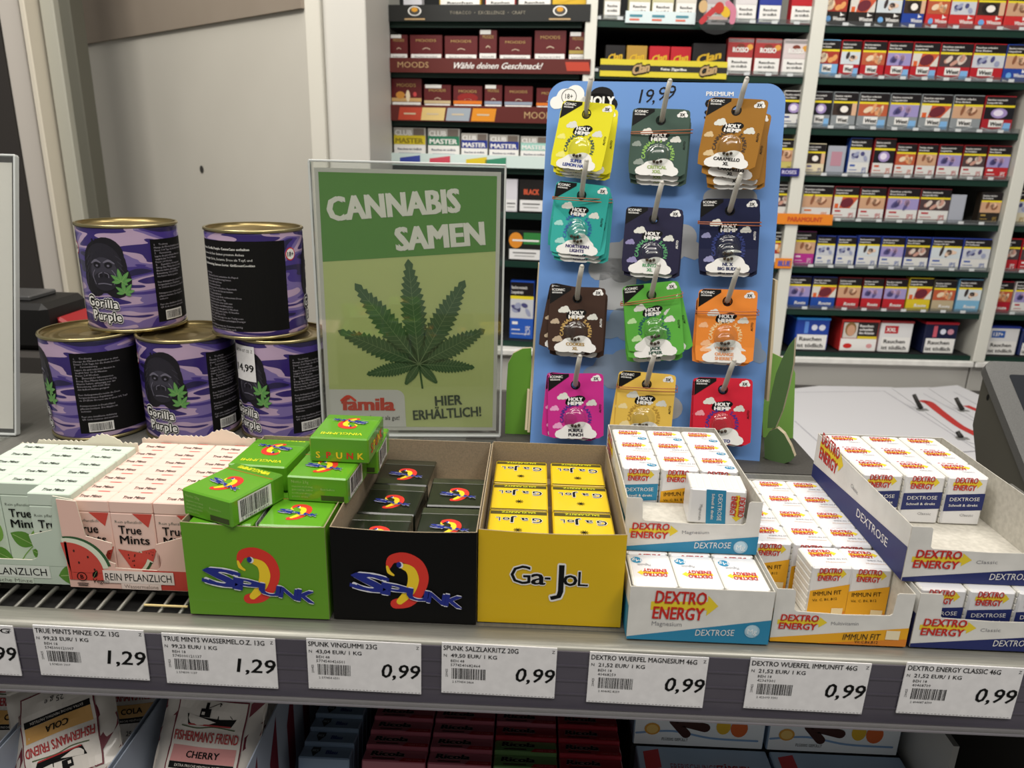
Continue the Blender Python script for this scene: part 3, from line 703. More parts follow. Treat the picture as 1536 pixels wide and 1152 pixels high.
def dex_tray(x0, x1, y0, y1, z0, h, kind, label, low=None, cut=None, floor=.0006, turn=0.0):
    col = KIND[kind][0]; W, D = x1-x0, y1-y0
    t = thing('display_tray', label, 'display tray', (x0, y0, z0), (0, 0, R(turn)))
    low = low or h
    pts = [(0, 0), (W, 0), (W, h)]
    if cut:
        c0, c1 = cut; pts += [(c1*W+.001, h), (c1*W, h-.001), (c1*W-.0006, low+.0012), (c1*W-.002, low), (W/2, low-.0006), (c0*W+.002, low+.0004), (c0*W+.0006, low+.0015), (c0*W-.0002, h-.001), (c0*W-.0012, h)]
    pts += [(0, h)]
    g = M('8d8d90', .6)
    fh = low if cut else h
    a = Art()
    a.poly([(0, 0), (W, 0), (W, fh*(.62 if cut else .47)), (0, fh*(.12 if cut else .05))], col, 1)
    if kind == 'im': a.poly([(W*.35, 0), (W, 0), (W, fh*.25)], M('d8832a', .5), 2)
    if cut: a.sub(DL, W*.05, fh*.44, W*.25, kx=W*.35); a.text({'mg': 'Magnesium', 'im': 'Multivitamin', 'cl': 'Classic'}[kind], W*.43, fh*.62, .0022, g, 1, w=W*(.2 if kind != 'cl' else .13), rot=2)
    else: a.sub(DL, W*.17, h*.42, W*.45, kx=W*.45); a.text('Magnesium', W*.17, h*.28, .0028, g, 1, w=W*.21)
    ts = (W*.53, fh*.15) if cut else (W*.48, h*.12)
    tx = 'IMMUN FIT' if kind == 'im' else 'DEXTROSE'
    a.text(tx, ts[0], ts[1], .0040, M('2a2418', .6) if kind == 'im' else W_, 3, w=W*(.27 if kind != 'cl' else .25), rot=2.5, shear=.12)
    if kind == 'mg': a.ell(W*.875, fh*.25, .0042, .0042, M('9fc3d6', .25, 0, .6), 3, 24); a.ell(W*.87, fh*.27, .0034, .0034, M('b9d6e4', .25, 0, .6), 4, 20); a.text('Mg', W*.875, fh*.25-.0015, .0032, M('e6eef2', .5), 5, al='c', bold=.02)
    if kind == 'im': a.text('Vit.C,B6,B12', W*.62, fh*.06, .0018, M('2a2418', .6), 3, res=1); a.rect(W*.84, fh*.22, W*.10, fh*.3, M('f0e3c0', .4, 0, .5), 3)
    mb = MB(); mb.prism(pts, (0, 0, 0), X_, Z_, .0006, WHITE_BOARD, GREYBOARD); mb.art(a, (0, 0, 0), X_, Z_)
    mb.build('front_panel', t)
    for left in (True, False):
        mb = MB(); O = (0, D, 0) if left else (W, .0006, 0); U = -Y_ if left else Y_
        mb.prism([(0, 0), (D-.0006, 0), (D-.0006, h), (0, h)], O, U, Z_, .0006, WHITE_BOARD, GREYBOARD)
        a = Art()
        if left: a.poly([(0, 0), (D-.0006, 0), (D-.0006, h*.62), (0, h*.30)], col, 1); a.sub(DL, D*.06, h*.55, D*.28); a.text('Classic' if kind == 'cl' else 'Magnesium', D*.45, h*.62, .0028, g, 1, rot=-3); a.text(tx, D*.55, h*.22, .0055, W_, 2, w=D*.3, rot=2)
        else: a.poly([(0, 0), (D-.0006, 0), (D-.0006, h*.30), (0, h*.62)], col, 1)
        mb.art(a, O, U, Z_)
        # plain board inside
        I = Vector((.0007, .0006, .0007)) if left else Vector((W-.0007, .0006, .0007))
        mb.add([I, I+Y_*(D-.0012), I+Y_*(D-.0012)+Z_*(h-.001), I+Z_*(h-.001)], [(0, 1, 2, 3)], GREYBOARD)
        mb.build('side_panel', t)
    mb = MB(); mb.box(.0006, W-.0006, D-.0006, D, 0, h, WHITE_BOARD, mats={'-y': GREYBOARD}); mb.build('back_panel', t)
    mb = MB(); mb.box(.0006, W-.0006, .0006, D-.0006, 0, floor, GREYBOARD); mb.build('base', t)
    return t
# --- magnesium: a closed carton with an open tray standing on it
dex_tray(.0590, .1385, .3585, .525, .0006, .0338, 'mg', 'lower white and blue magnesium carton, closed front, right of the yellow carton')
nm3 = ('left', 'middle', 'right')
flat = cube('mg', .0250, .0345, .0330)
for j in range(3):
    for k in range(4):
        lab = 'magnesium cube %s in the front row of the lower carton, top upside down' % nm3[j] if k == 0 else 'magnesium cube in the lower carton under the upper tray, %s column, %s behind the front' % (nm3[j], ORD[k])
        cube_at('mg', (.0733+j*.0255, .3772+k*.0352, .0014), lab, (0, 0, math.pi), 'white and blue magnesium cubes', flat)
mt_ = dex_tray(.0590, .1385, .3970, .5205, .0352, .0345, 'mg', 'upper white and blue magnesium tray standing on the closed carton', low=.0195, cut=(.12, .90))
mb = MB(); mb.box(.0010, .0785, .0010, .0430, .0105, .0111, GREYBOARD); mb.box(.0010, .0785, .0010, .0016, .0008, .0105, GREYBOARD); mb.build('inner_flap', mt_)
for k in range(3):
    for j in range(3):
        kd = 'im' if (k == 0 and j == 1) or (k == 1 and j != 2) else 'mg'
        cube_at(kd, (.0735+j*.0252, .4535+k*.0237, .0360), '%s cube in the upper magnesium tray, %s row from the front, %s' % ({'mg': 'blue-banded', 'im': 'orange-banded'}[kd], ORD[k+1], nm3[j]), (0, 0, 0), 'cubes standing in the upper magnesium tray')
lp = cube_at('mg', (.1000, .4235, .0465+CW_/2), 'loose blue-banded cube lying on its side at the front of the upper tray', (0, R(90), R(-4)), 'cubes standing in the upper magnesium tray')
# --- immune cubes
dex_tray(.1405, .2165, .3620, .510, .0006, .0338, 'im', 'white and orange tray of immune cubes with a cut-away front', low=.0195, cut=(.14, .87))
G = 'white and orange immune cubes'
for k in range(4):
    for j in range(3):
        cube_at('im', (.1537+j*.0248, .4250+k*.0238, .0014), 'immune cube in the orange tray, %s row behind the two front cubes, %s' % (ORD[k+1], nm3[j]), (0, 0, 0), G)
cube_at('im', (.1800, .3985, .0014), 'immune cube standing alone at the front of the orange tray, left one', (0, 0, R(3)), G)
cube_at('im', (.2040, .3985, .0014), 'immune cube standing alone at the front of the orange tray, right one', (0, 0, R(-2)), G)
# --- classic cubes: a cut-away tray with another on top
dex_tray(.2190, .3045, .3620, .520, .0006, .0345, 'cl', 'lower white and navy classic tray under the upper one at the right end', low=.0190, cut=(.15, .90))
big = cube('cl', .0262, .0232, .0338); G = 'white and navy classic cubes'
for k in range(6):
    for j in range(3):
        cube_at('cl', (.2345+j*.0270, .3785+k*.0236, .0014), 'classic cube in the lower navy tray, %s row from the front, %s' % (ORD[k+1], nm3[j]), (0, 0, 0), G, big)
dex_tray(.2135, .3040, .3735, .5172, .0356, .0342, 'cl', 'upper white and navy classic tray, left side panel in view', low=.0205, cut=(.13, .92))
for k in range(3):
    for j in range(3):
        cube_at('cl', (.2288+j*.0272, .4555+k*.0237, .0364), 'classic cube in the upper navy tray, %s row from the front, %s' % (ORD[k+1], nm3[j]), (0, 0, 0), G, big)
bpy.data.objects.remove(CUBES['cl'].children[0]); bpy.data.objects.remove(CUBES['cl'].children[0]); bpy.data.objects.remove(CUBES['cl'])

# ================================================================== tins
CR_, CHT = .0425, .0965
def can_art():
    def strip(s, w, lines, x, y, h, dh, mat, seed):
        r = random.Random(seed)
        for i, t in enumerate(lines):
            if t: s.text(t, x, y-i*dh, h, mat, 3, res=1)
    a = Art(); T = M('a9a4ad', .6)
    H = CHT
    # gorilla head, about 40 mm wide
    G0, G1, G2, G3 = M('16141c', .5), M('26242e', .5), M('3c3a46', .5), M('6f6c7c', .5)
    cx, cy = 0, .058
    for dx, dy, rx, ry, mt, l in ((0, .002, .0205, .024, G0, 2), (.004, .012, .015, .016, G0, 2), (.010, -.010, .013, .016, G0, 2), (-.010, -.010, .012, .015, G0, 2), (0, .004, .0165, .019, G1, 3), (0, -.003, .0125, .0135, G2, 4), (0, -.011, .011, .0085, G1, 5)):
        a.ell(cx+dx, cy+dy, rx, ry, mt, l, 22, rings=3)
    for sx in (-1, 1):
        a.ell(cx+sx*.0052, cy+.0035, .0034, .0026, G0, 6, 14); a.ell(cx+sx*.0052, cy+.0030, .0012, .0010, G3, 7, 10)
        a.band([(cx+sx*.0015, cy+.0058), (cx+sx*.006, cy+.0075), (cx+sx*.0105, cy+.0050)], [.001, .0022, .001], G3, 7)
        a.ell(cx+sx*.0028, cy-.0058, .0020, .0016, G0, 7, 12); a.band([(cx+sx*.001, cy-.003), (cx+sx*.0042, cy-.0045), (cx+sx*.0045, cy-.0075)], .0007, G3, 7)
        a.band([(cx+sx*.008, cy-.001), (cx+sx*.0105, cy-.006), (cx+sx*.0085, cy-.0135)], .0007, G3, 7)
        for k in range(6): a.band([(cx+sx*(.012+k*.0012), cy+.012-k*.005), (cx+sx*(.0165+k*.0006), cy+.008-k*.0055)], .0006, G2, 5, cap=False)
    a.band([(cx-.006, cy-.0135), (cx, cy-.0128), (cx+.006, cy-.0138)], .0009, G3, 7)
    for k in range(5): a.band([(cx-.006+k*.003, cy+.021), (cx-.0075+k*.0037, cy+.0265)], .0018, G0, 2, cap=False)
    # hemp leaves beside the chin
    for lx, ly, sc in ((.0145, .047, 1.0), (.0165, .037, .9)):
        for ang, ln in ((90, .012), (45, .011), (135, .010), (5, .009), (175, .008), (-40, .006)):
            leaf_shape(a, lx, ly, ln*sc, .0035*sc, ang+8, M('5f9a52', .5), 9)
    # lettering
    for tx, y, ox in (('Gorilla', .0245, -.002), ('Purple', .0125, .002)):
        xx = -.0175+ox
        for i, ch in enumerate(tx):
            if i: xx += (text_mesh(tx[i-1], 0.0, 2)[2]*(.0085 if i == 1 else .0074)*.8)+.0017
            a.text(ch, xx, y-.0003*i, .0085 if i == 0 else .0074, W_, 13, bold=.05, sx=.8, out=(K_, .10))
            a.text(ch, xx, y-.0003*i, .0085 if i == 0 else .0074, W_, 11, bold=.05, sx=.8, out=(W_, .16))
    # small-print panel with barcode, to the right of the head
    pa = CR_*R(56); w = CR_*R(112); a.rect(pa, .0075, w, H-.021, K_, 1, nx=28)
    L1 = ['6.     Trocknung', 'Haenge die Pflanzen kopfueber in einen', 'Dauer: 7-14 Tage, bis die Aeste brechen', '7.     Fermentierung', 'Lagere die getrockneten Blueten in', 'taeglich fuer 10-15 Minuten', 'Dauer: 2-4 Wochen', '8.     Zusaetzliche Informationen', 'Ertrag: Eine Pflanze kann bis zu 60g', 'Blueten liefern, abhaengig von der', 'Beleuchtung, 600-1200 Watt', 'den Indoor-Anbau geeignet', '', 'Fuer Anfangszwecke reicht die Dose', 'fortgeschrittenen Ergebnissen', 'ca. 20-25cm Groesse um in einen 10L Topf', '', 'Privatpersonen in Deutschland', 'pflanzen besitzen. Die Abgabe ist', 'verboten', '', 'Fuer eine detaillierte Anleitung', 'QR Code scannen und ansehen.']
    strip(a, w, L1, pa+.003, H-.019, .0016, .0026, T, 1)
    a.rect(pa+.0075, .0088, .0205, .0090, W_, 2, nx=4); a.barcode(pa+.0085, .0098, .0185, .0070, 3, 4)
    # ingredients panel left of the head with the age mark
    pb = -CR_*R(175); w = CR_*R(118); a.rect(pb, .0075, w, H-.017, K_, 1, nx=30)
    L2 = ['Unsere Gorilla Purple CannaCans enthalten', 'alles was du fuer deinen privaten Anbau', 'benoetigst: Erde, Seramis, Dose als Topf, und', 'Autoflowering Samen Sorte: GirlScoutCookies']
    for i, t in enumerate(L2): a.text(t, pb+.0035, H-.0175-i*.0046, .0021, W_, 3, res=1, bold=(.03 if i in (0, 3) else .0))
    L3 = ['Beschreibung:', '1.    Oeffne den Deckel, entnehme die Kapsel', 'und weiche den Autoflowering Samen', 'Wasser an. Stelle die Dose', '2.   Samen keimen lassen', 'Lege die Samen auf ein feuchtes Papiertuch', 'Dauer: 1-7 Tage, bis die Samen keimen', '3.   Keimlinge einpflanzen', 'Setze die Samen in die Erde vorbereitete Dose', 'und 18 Stunden Licht pro Tag', 'Halte die Erde feucht, aber nicht nass', '4.   Wachstumsphase und Blutephase', 'Die Pflanze waechst nun ganz 1-2 Wochen', 'Wechsle von 18 Stunden Licht, 10 Stunden', 'bis 20-24C, (RH Max 60-70)', 'Reife je 7 Tage, abhaengig von der Topfgroesse', 'Achte besonders auf einen nachhaltigen Duenger', '5.   Ernte', 'Ernte die Pflanzen wenn die Trichome milchig', '6.   der Ernte, warte 7-9 Wochen nach']
    strip(a, w, L3, pb+.0035, H-.039, .0016, .0026, T, 2)
    ax = pb+w+.0062; a.ell(ax, H-.022, .0058, .0058, RED, 1, 26, rings=2); a.ell(ax, H-.022, .0048, .0048, W_, 2, 26, rings=2); a.text('18+', ax, H-.0241, .0042, K_, 3, al='c', bold=.03, sx=.9)
    return a
CANA = can_art()
def can(extra=None):
    t = thing('tin_can', '', 'tin can'); r, h = CR_, CHT
    mb = MB(); mb.lathe([(r-.0012, .0022), (r-.0002, .0036), (r, .0048)]+[(r, .0048+(h-.0096)*i/4) for i in range(1, 5)]+[(r-.0002, h-.0036), (r-.0012, h-.0022)], CAMO, 64)
    fn = lambda u, v, l: Vector(((r+.00010*l)*math.sin(u/r), -(r+.00010*l)*math.cos(u/r), v))
    mb.art(CANA, fn=fn); mb.build('label_sleeve', t)
    for z0, nm in ((h-.0030, 'top_rim'), (0, 'bottom_rim')):
        mb = MB(); mb.lathe([(r-.0016, z0+.0003), (r-.0002, z0), (r+.0008, z0+.0006), (r+.0010, z0+.0016), (r+.0006, z0+.0027), (r-.0004, z0+.0030), (r-.0016, z0+.0026)], GOLD, 64); mb.build(nm, t)
    mb = MB(); z = h-.0045
    pr = [(r-.0013, h-.0004), (r-.0018, z), (r-.0035, z), (r-.0045, z+.0010), (r-.0060, z+.0010), (r-.0070, z), (r-.0150, z), (r-.0160, z+.0007), (r-.0175, z+.0007), (r-.0185, z), (.0125, z), (.0118, z-.0006), (.0085, z-.0006), (.0, z-.0005)]
    mb.lathe(pr, LID, 64); mb.build('lid', t); mb = MB(); mb.lathe([(0, .0012), (r-.0016, .0010)], LID, 48); mb.build('base', t)
    return t
c0 = can()
CAN = [((-.4120, .6590, .0001), -83, 'purple camouflage tin in the bottom row, left, black text panel facing front'),
       ((-.3243, .6640, .0001), -36, 'purple camouflage tin in the bottom row, middle, gorilla head at its left'),
       ((-.2366, .6740, .0001), -50, 'purple camouflage tin in the bottom row, right, with a white price sticker'),
       ((-.3790, .6850, CHT+.0003), -33, 'purple camouflage tin on top, left, gorilla head in view'),
       ((-.2560, .6740, CHT+.0003), 92, 'purple camouflage tin on top, right, black panel with red age mark')]
for i, (l, a_, lab) in enumerate(CAN):
    # u grows to the viewer's right when the tin is seen from the front
    vx = math.degrees(math.atan2(l[0], l[1]))
    rz = R(a_ - vx) 
    o = c0 if i == 0 else dup(c0, lab, l, (0, 0, rz), 'purple camouflage tins')
    if i == 0: o['label'] = lab; o['group'] = 'purple camouflage tins'; o.location = l; o.rotation_euler = (0, 0, rz)
    if i == 2:
        mb = MB(); r = CR_+.0016; a = Art()
        a.rect(-.0165, .0575, .026, .033, PAPER, 0, nx=10); a.text('14,99', -.0145, .0665, .0068, K_, 1, w=.022, bold=.03); a.text('GROW KIT OS  Z', -.015, .0845, .0028, K_, 1, w=.0225)
        u0 = r*R(-47-vx)
        mb.art(a, fn=lambda u, v, l_: Vector(((r+.0001*l_)*math.sin((u+u0)/r-rz), -(r+.0001*l_)*math.cos((u+u0)/r-rz), v)))
        s_ = mb.build('price_sticker', o); s_['label'] = 'white price sticker reading 14,99'
# ================================================================== sign holders
def sign_holder(label, px0, px1, xw, y, h, art, tilt=0.0, rz=0.0):
    t = thing('sign_holder', label, 'sign', (px0, y, 0), (R(-tilt), 0, rz)); W = xw
    mb = MB(); mb.box(.004, W-.004, .0012, .0016, .006, h-.006, M('b9b7b0', .6)); mb.art(art, (.004, .0012, .006), X_, Z_); mb.build('printed_sheet', t)
    mb = MB(); mb.box(0, W, -.0012, .0002, .001, h, ACRYLIC); mb.box(0, W, .0026, .0040, .001, h, ACRYLIC); mb.build('acrylic_panel', t)
    mb = MB(); e = M('c9cdcb', .15, 0, .6)
    mb.box(-.0006, .0012, -.0016, .0044, .001, h, e, .0004); mb.box(W-.0012, W+.0006, -.0016, .0044, .001, h, e, .0004); mb.box(0, W, -.0016, .0044, h-.0008, h+.0012, e, .0005); mb.box(0, W, -.0016, .0044, .0, .0022, e, .0004); mb.build('clear_edge', t)
    mb = MB(); mb.box(.036, W-.004, -.024, .03, 0, .0012, ACRYLIC); ft = mb.build('foot', t); ft.rotation_euler = (R(tilt), 0, 0)
    return t
def poster():
    a = Art(); W, H = .1605, .240
    G1, G2, DG = M('629846', .55), M('c6d28c', .55), M('4a6a42', .55)
    a.rect(0, 0, W, H, M('d3d3cc', .6), 1); m = .0035
    a.rect(m, m, W-2*m, H-2*m, G2, 2); a.poly([(m, H*.665), (W-m, H*.715), (W-m, H-m), (m, H-m)], G1, 3)
    a.text('CANNABIS', W*.07, H*.815, H*.083, M('ecece2', .5), 5, w=W*.71, bold=.065, rot=5)
    a.text('SAMEN', W*.435, H*.712, H*.083, M('ecece2', .5), 5, w=W*.48, bold=.065, rot=5)
    # seven-fingered leaf with toothed edges and pale veins
    cx, cy = W*.545, H*.275
    def leaflet(ang, L, w):
        c, q = math.cos(R(ang)), math.sin(R(ang)); n = 15
        def side(sg):
            out = []
            for i in range(n):
                t = .10+.86*i/n; e = w*math.sin(math.pi*min(1, t**.85))**.9*.5+.0005
                out += [(t*L, sg*e*.80), (t*L+L*.045, sg*e*1.10)]
            return out
        P = [(0, .0006)]+side(1)+[(L, 0)]+side(-1)[::-1]+[(0, -.0006)]
        a.poly([(cx+u*c-v*q, cy+u*q+v*c) for u, v in P], DG, 4)
        pale = M('7f9768', .55)
        a.band([(cx, cy), (cx+L*.93*c, cy+L*.93*q)], [.0007, .0003], pale, 5, cap=False)
        for i in range(n-2):
            t = .14+.8*i/n; e = w*math.sin(math.pi*t**.85)**.9*.42
            for sg in (-1, 1):
                p0 = (t*L, 0); p1 = (t*L+L*.06, sg*e)
                a.band([(cx+p0[0]*c-p0[1]*q, cy+p0[0]*q+p0[1]*c), (cx+p1[0]*c-p1[1]*q, cy+p1[0]*q+p1[1]*c)], .00032, pale, 5, cap=False)
    for ang, L, w in ((95, .098, .021), (127, .094, .0205), (62, .090, .0205), (157, .080, .018), (29, .070, .018), (192, .050, .0125), (-3, .052, .0125), (237, .024, .008), (-48, .025, .008)): leaflet(ang, L, w)
    a.band([(cx, cy), (cx+.003, cy-.024)], .0018, DG, 4, cap=False)
    fx, fy = m+W*.43, m+H*.155; a.poly([(m, m), (fx+.002, m), (fx+.001, fy-.008)]+[(fx-.007+.008*math.cos(R(15*i)), fy-.008+.008*math.sin(R(15*i))) for i in range(7)]+[(m, fy)], M('d8d8d2', .6), 4)
    FR = M('cf3f23', .5)
    a.text('famila', W*.095, H*.085, H*.052, FR, 6, w=W*.30, bold=.06); a.text('besser als gut!', W*.255, H*.045, H*.018, K_, 6, w=W*.17)
    a.band([(W*.09, H*.125), (W*.13, H*.143), (W*.17, H*.125)], .0022, FR, 8)
    a.text('HIER', W*.64, H*.105, H*.040, M('33472d', .5), 6, w=W*.155, bold=.04, rot=4); a.text('ERHÄLTLICH!', W*.51, H*.045, H*.040, M('33472d', .5), 6, w=W*.40, bold=.04, rot=4)
    return a
p0 = pyy(485, 655, .65)
sign_holder('acrylic sign holder with green cannabis poster behind the black carton', -.1955, 0, .1685, .651, .2515, poster(), 0, R(5))
a = Art(); a.rect(0, 0, .15, .244, M('f0ece6', .6), 1)
sign_holder('acrylic sign holder cut off at the left edge, its sheet blank white', pz(22, 655, 0).x-.158, 0, .158, .625, .2560, a, 14, 0)

# ================================================================== seed display board with hooks
BP1, BP2 = pz(795, 665, 0), pz(1142, 692, 0); BP1.z = BP2.z = 0
be = (BP2-BP1).normalized(); bn0 = Vector((be.y, -be.x, 0)); bt = R(16)
bup = Z_*math.cos(bt)-bn0*math.sin(bt); bn = be.cross(bup)
BW, BH = .2105, .341
def bq(s, t, d=0): return BP1+be*s+bup*t+bn*d
bd = thing('display_board', 'blue cardboard hook display with clouds, holding seed cards', 'display board', BP1)
SKY, CLD = M('6690cc', .55, 0, 0, .25), M('a9abae', .6)
pts = [(0, 0), (BW, 0)]
for cx, cy, a0 in ((BW-.017, BH-.017, 0), (.017-.004, BH-.017, 90)):
    pts += [(cx+.017*math.cos(R(a0+9*i)), cy+.017*math.sin(R(a0+9*i))) for i in range(11)]
mb = MB(); mb.prism(pts, (0, 0, 0), be, bup, .004, SKY, M('b8a98c', .8))
a = Art()
a.cloud(.016, .3255, .036, W_, 1, .62); a.ring(.0155, .3265, .0066, .0071, K_, 2); a.text('18+', .0155, .3245, .0046, K_, 2, al='c', sx=.8)
a.ell(.043, .320, .018, .010, K_, 1); a.ell(.034, .314, .013, .008, K_, 1); a.ell(.046, .328, .011, .008, K_, 1); a.text('HOLY', .0445, .3185, .0085, W_, 3, al='c', w=.026, bold=.06)
for ch, x, y in (('1', .0800, .3215), ('9', .0850, .3218), (',', .0922, .3222), ('9', .0965, .3240), ('9', .1045, .3255)): a.text(ch, x, y, .0125, K_, 1, shear=.22, rot=4, bold=-.012)
a.text('PREMIUM', .1405, .3290, .0040, W_, 1, w=.0240, bold=.03); a.text('CANNABIS', .1405, .3185, .0075, K_, 1, w=.0530, bold=.07); a.text('SAMEN', .1405, .3085, .0075, K_, 1, w=.034, bold=.07)
a.cloud(.168, .243, .048, CLD, 1, .6); a.cloud(.122, .195, .05, CLD, 1, .7); a.cloud(.075, .178, .062, CLD, 1, .8); a.rect(.055, .130, .034, .048, CLD, 1)
a.cloud(.083, .120, .05, M('7d8fa6', .6), 1, .8); a.cloud(.075, .075, .06, M('7d8fa6', .6), 1, .6); a.cloud(.108, .050, .062, CLD, 1, .6); a.cloud(.19, .100, .04, M('7d8fa6', .6), 1, .6)
mb.art(a, (0, 0, 0), be, bup, eps=.0002); mb.build('back_board', bd)
# stand: green side wings and two leaf-shaped supports
PLY = M('c9bb9d', .7); LG = M('6fa83c', .5); DGN = M('4e6b3e', .55); LG2 = M('8cc05c', .5)
mb = MB(); q0 = pz(760, 690, 0); y_ = .675
L_ = lambda px, py, y: pyy(px, py, y)
p_ = [L_(757, 672, y_), L_(797, 672, y_), L_(797, 522, y_), L_(784, 523, y_), L_(770, 530, y_), L_(762, 545, y_), L_(760, 575, y_)]
mb.prism([(v.x-BP1.x, max(0, v.z)) for v in p_], (0, y_-BP1.y, 0), X_, Z_, .004, LG, PLY); mb.build('left_wing', bd)
mb = MB(); y_ = .690
p_ = [L_(1140, 690, y_), L_(1189, 662, y_), L_(1193, 560, y_), L_(1186, 543, y_), L_(1160, 530, y_), L_(1140, 530, y_)]
mb.prism([(v.x-BP1.x, max(0, v.z)) for v in p_], (0, y_-BP1.y, 0), X_, Z_, .004, LG2, PLY); mb.build('right_wing', bd)
def leaf_support(poly, dirv, thk):
    """a leaf-shaped plywood plate standing at the board's right edge; its face looks left and forward"""
    m_ = MB(); m_.prism(poly, (BP2.x-BP1.x+.003, BP2.y-BP1.y+.004, 0), dirv, Z_, thk, DGN, PLY); return m_.build('leaf_support', bd)
dv = Vector((.85, -.53, 0)).normalized(); lo_ = Vector((BP2.x+.004, BP2.y+.006, 0)); ln_ = dv.cross(Z_)
def lpt(px, py): d = ray(px, py); P = CC+d*((lo_-CC).dot(ln_)/d.dot(ln_)); return ((P-lo_).dot(dv), max(0.0, P.z))
def leaf_support(pxs, thk):
    """a leaf-shaped plywood plate standing at the board's right edge"""
    m_ = MB(); m_.prism([lpt(*q) for q in pxs], lo_-BP1, dv, Z_, thk, DGN, PLY); return m_.build('leaf_support', bd)
leaf_support([(1192, 507), (1190, 545), (1183, 580), (1174, 615), (1163, 642), (1151, 642), (1153, 610), (1158, 585), (1164, 560), (1173, 538), (1184, 517)], .006)
leaf_support([(1166, 642), (1176, 651), (1186, 669), (1192, 685), (1186, 692), (1175, 700), (1166, 701), (1155, 695), (1147, 687), (1146, 660), (1155, 646)], .006)
def strut(x0, z0, z1, dep, nm='side_strut'):
    """a narrow plywood plate following the lean of the board's edge"""
    m_ = MB(); lo, hi = bq(x0, z0, -.004)-BP1, bq(x0, z1, -.004)-BP1; v = Vector((0, dep, 0)); w_ = be*.0022
    Q = [lo, hi, hi+v, lo+v]; Q2 = [p+w_ for p in Q]
    m_.add(Q+Q2, [(0, 1, 2, 3), (7, 6, 5, 4), (0, 4, 5, 1), (1, 5, 6, 2), (2, 6, 7, 3), (3, 7, 4, 0)], PLY); return m_.build(nm, bd)
strut(BW+.0032, .055, .165, .012); strut(-.0036, .01, .170, .012); strut(-.0062, .012, .05, .01)
HOOK = M('b9b6ad', .35, 0, .3)
HST = [(.0335, .3040), (.1015, .3035), (.1655, .3060), (.0345, .2330), (.1005, .2160), (.1660, .2250), (.0365, .1410), (.1025, .1450), (.1695, .1450), (.0400, .0620), (.1040, .0670), (.1715, .0665)]
for s_, t_ in HST:
    mb = MB(); P = [bq(s_, t_-.004, 0), bq(s_, t_-.004, .010), bq(s_, t_-.0025, .020), bq(s_+.0005, t_+.003, .027), bq(s_+.002, t_+.014, .036), bq(s_+.0035, t_+.022, .043)]
    mb.tube([p-BP1 for p in P], [.0023]*5+[.0021], HOOK, 10); mb.lathe([(0, -.0021), (.0015, -.0015), (.0021, 0), (.0015, .0015), (0, .0021)], HOOK, 10, tuple(P[-1]-BP1)); mb.build('hook', bd)

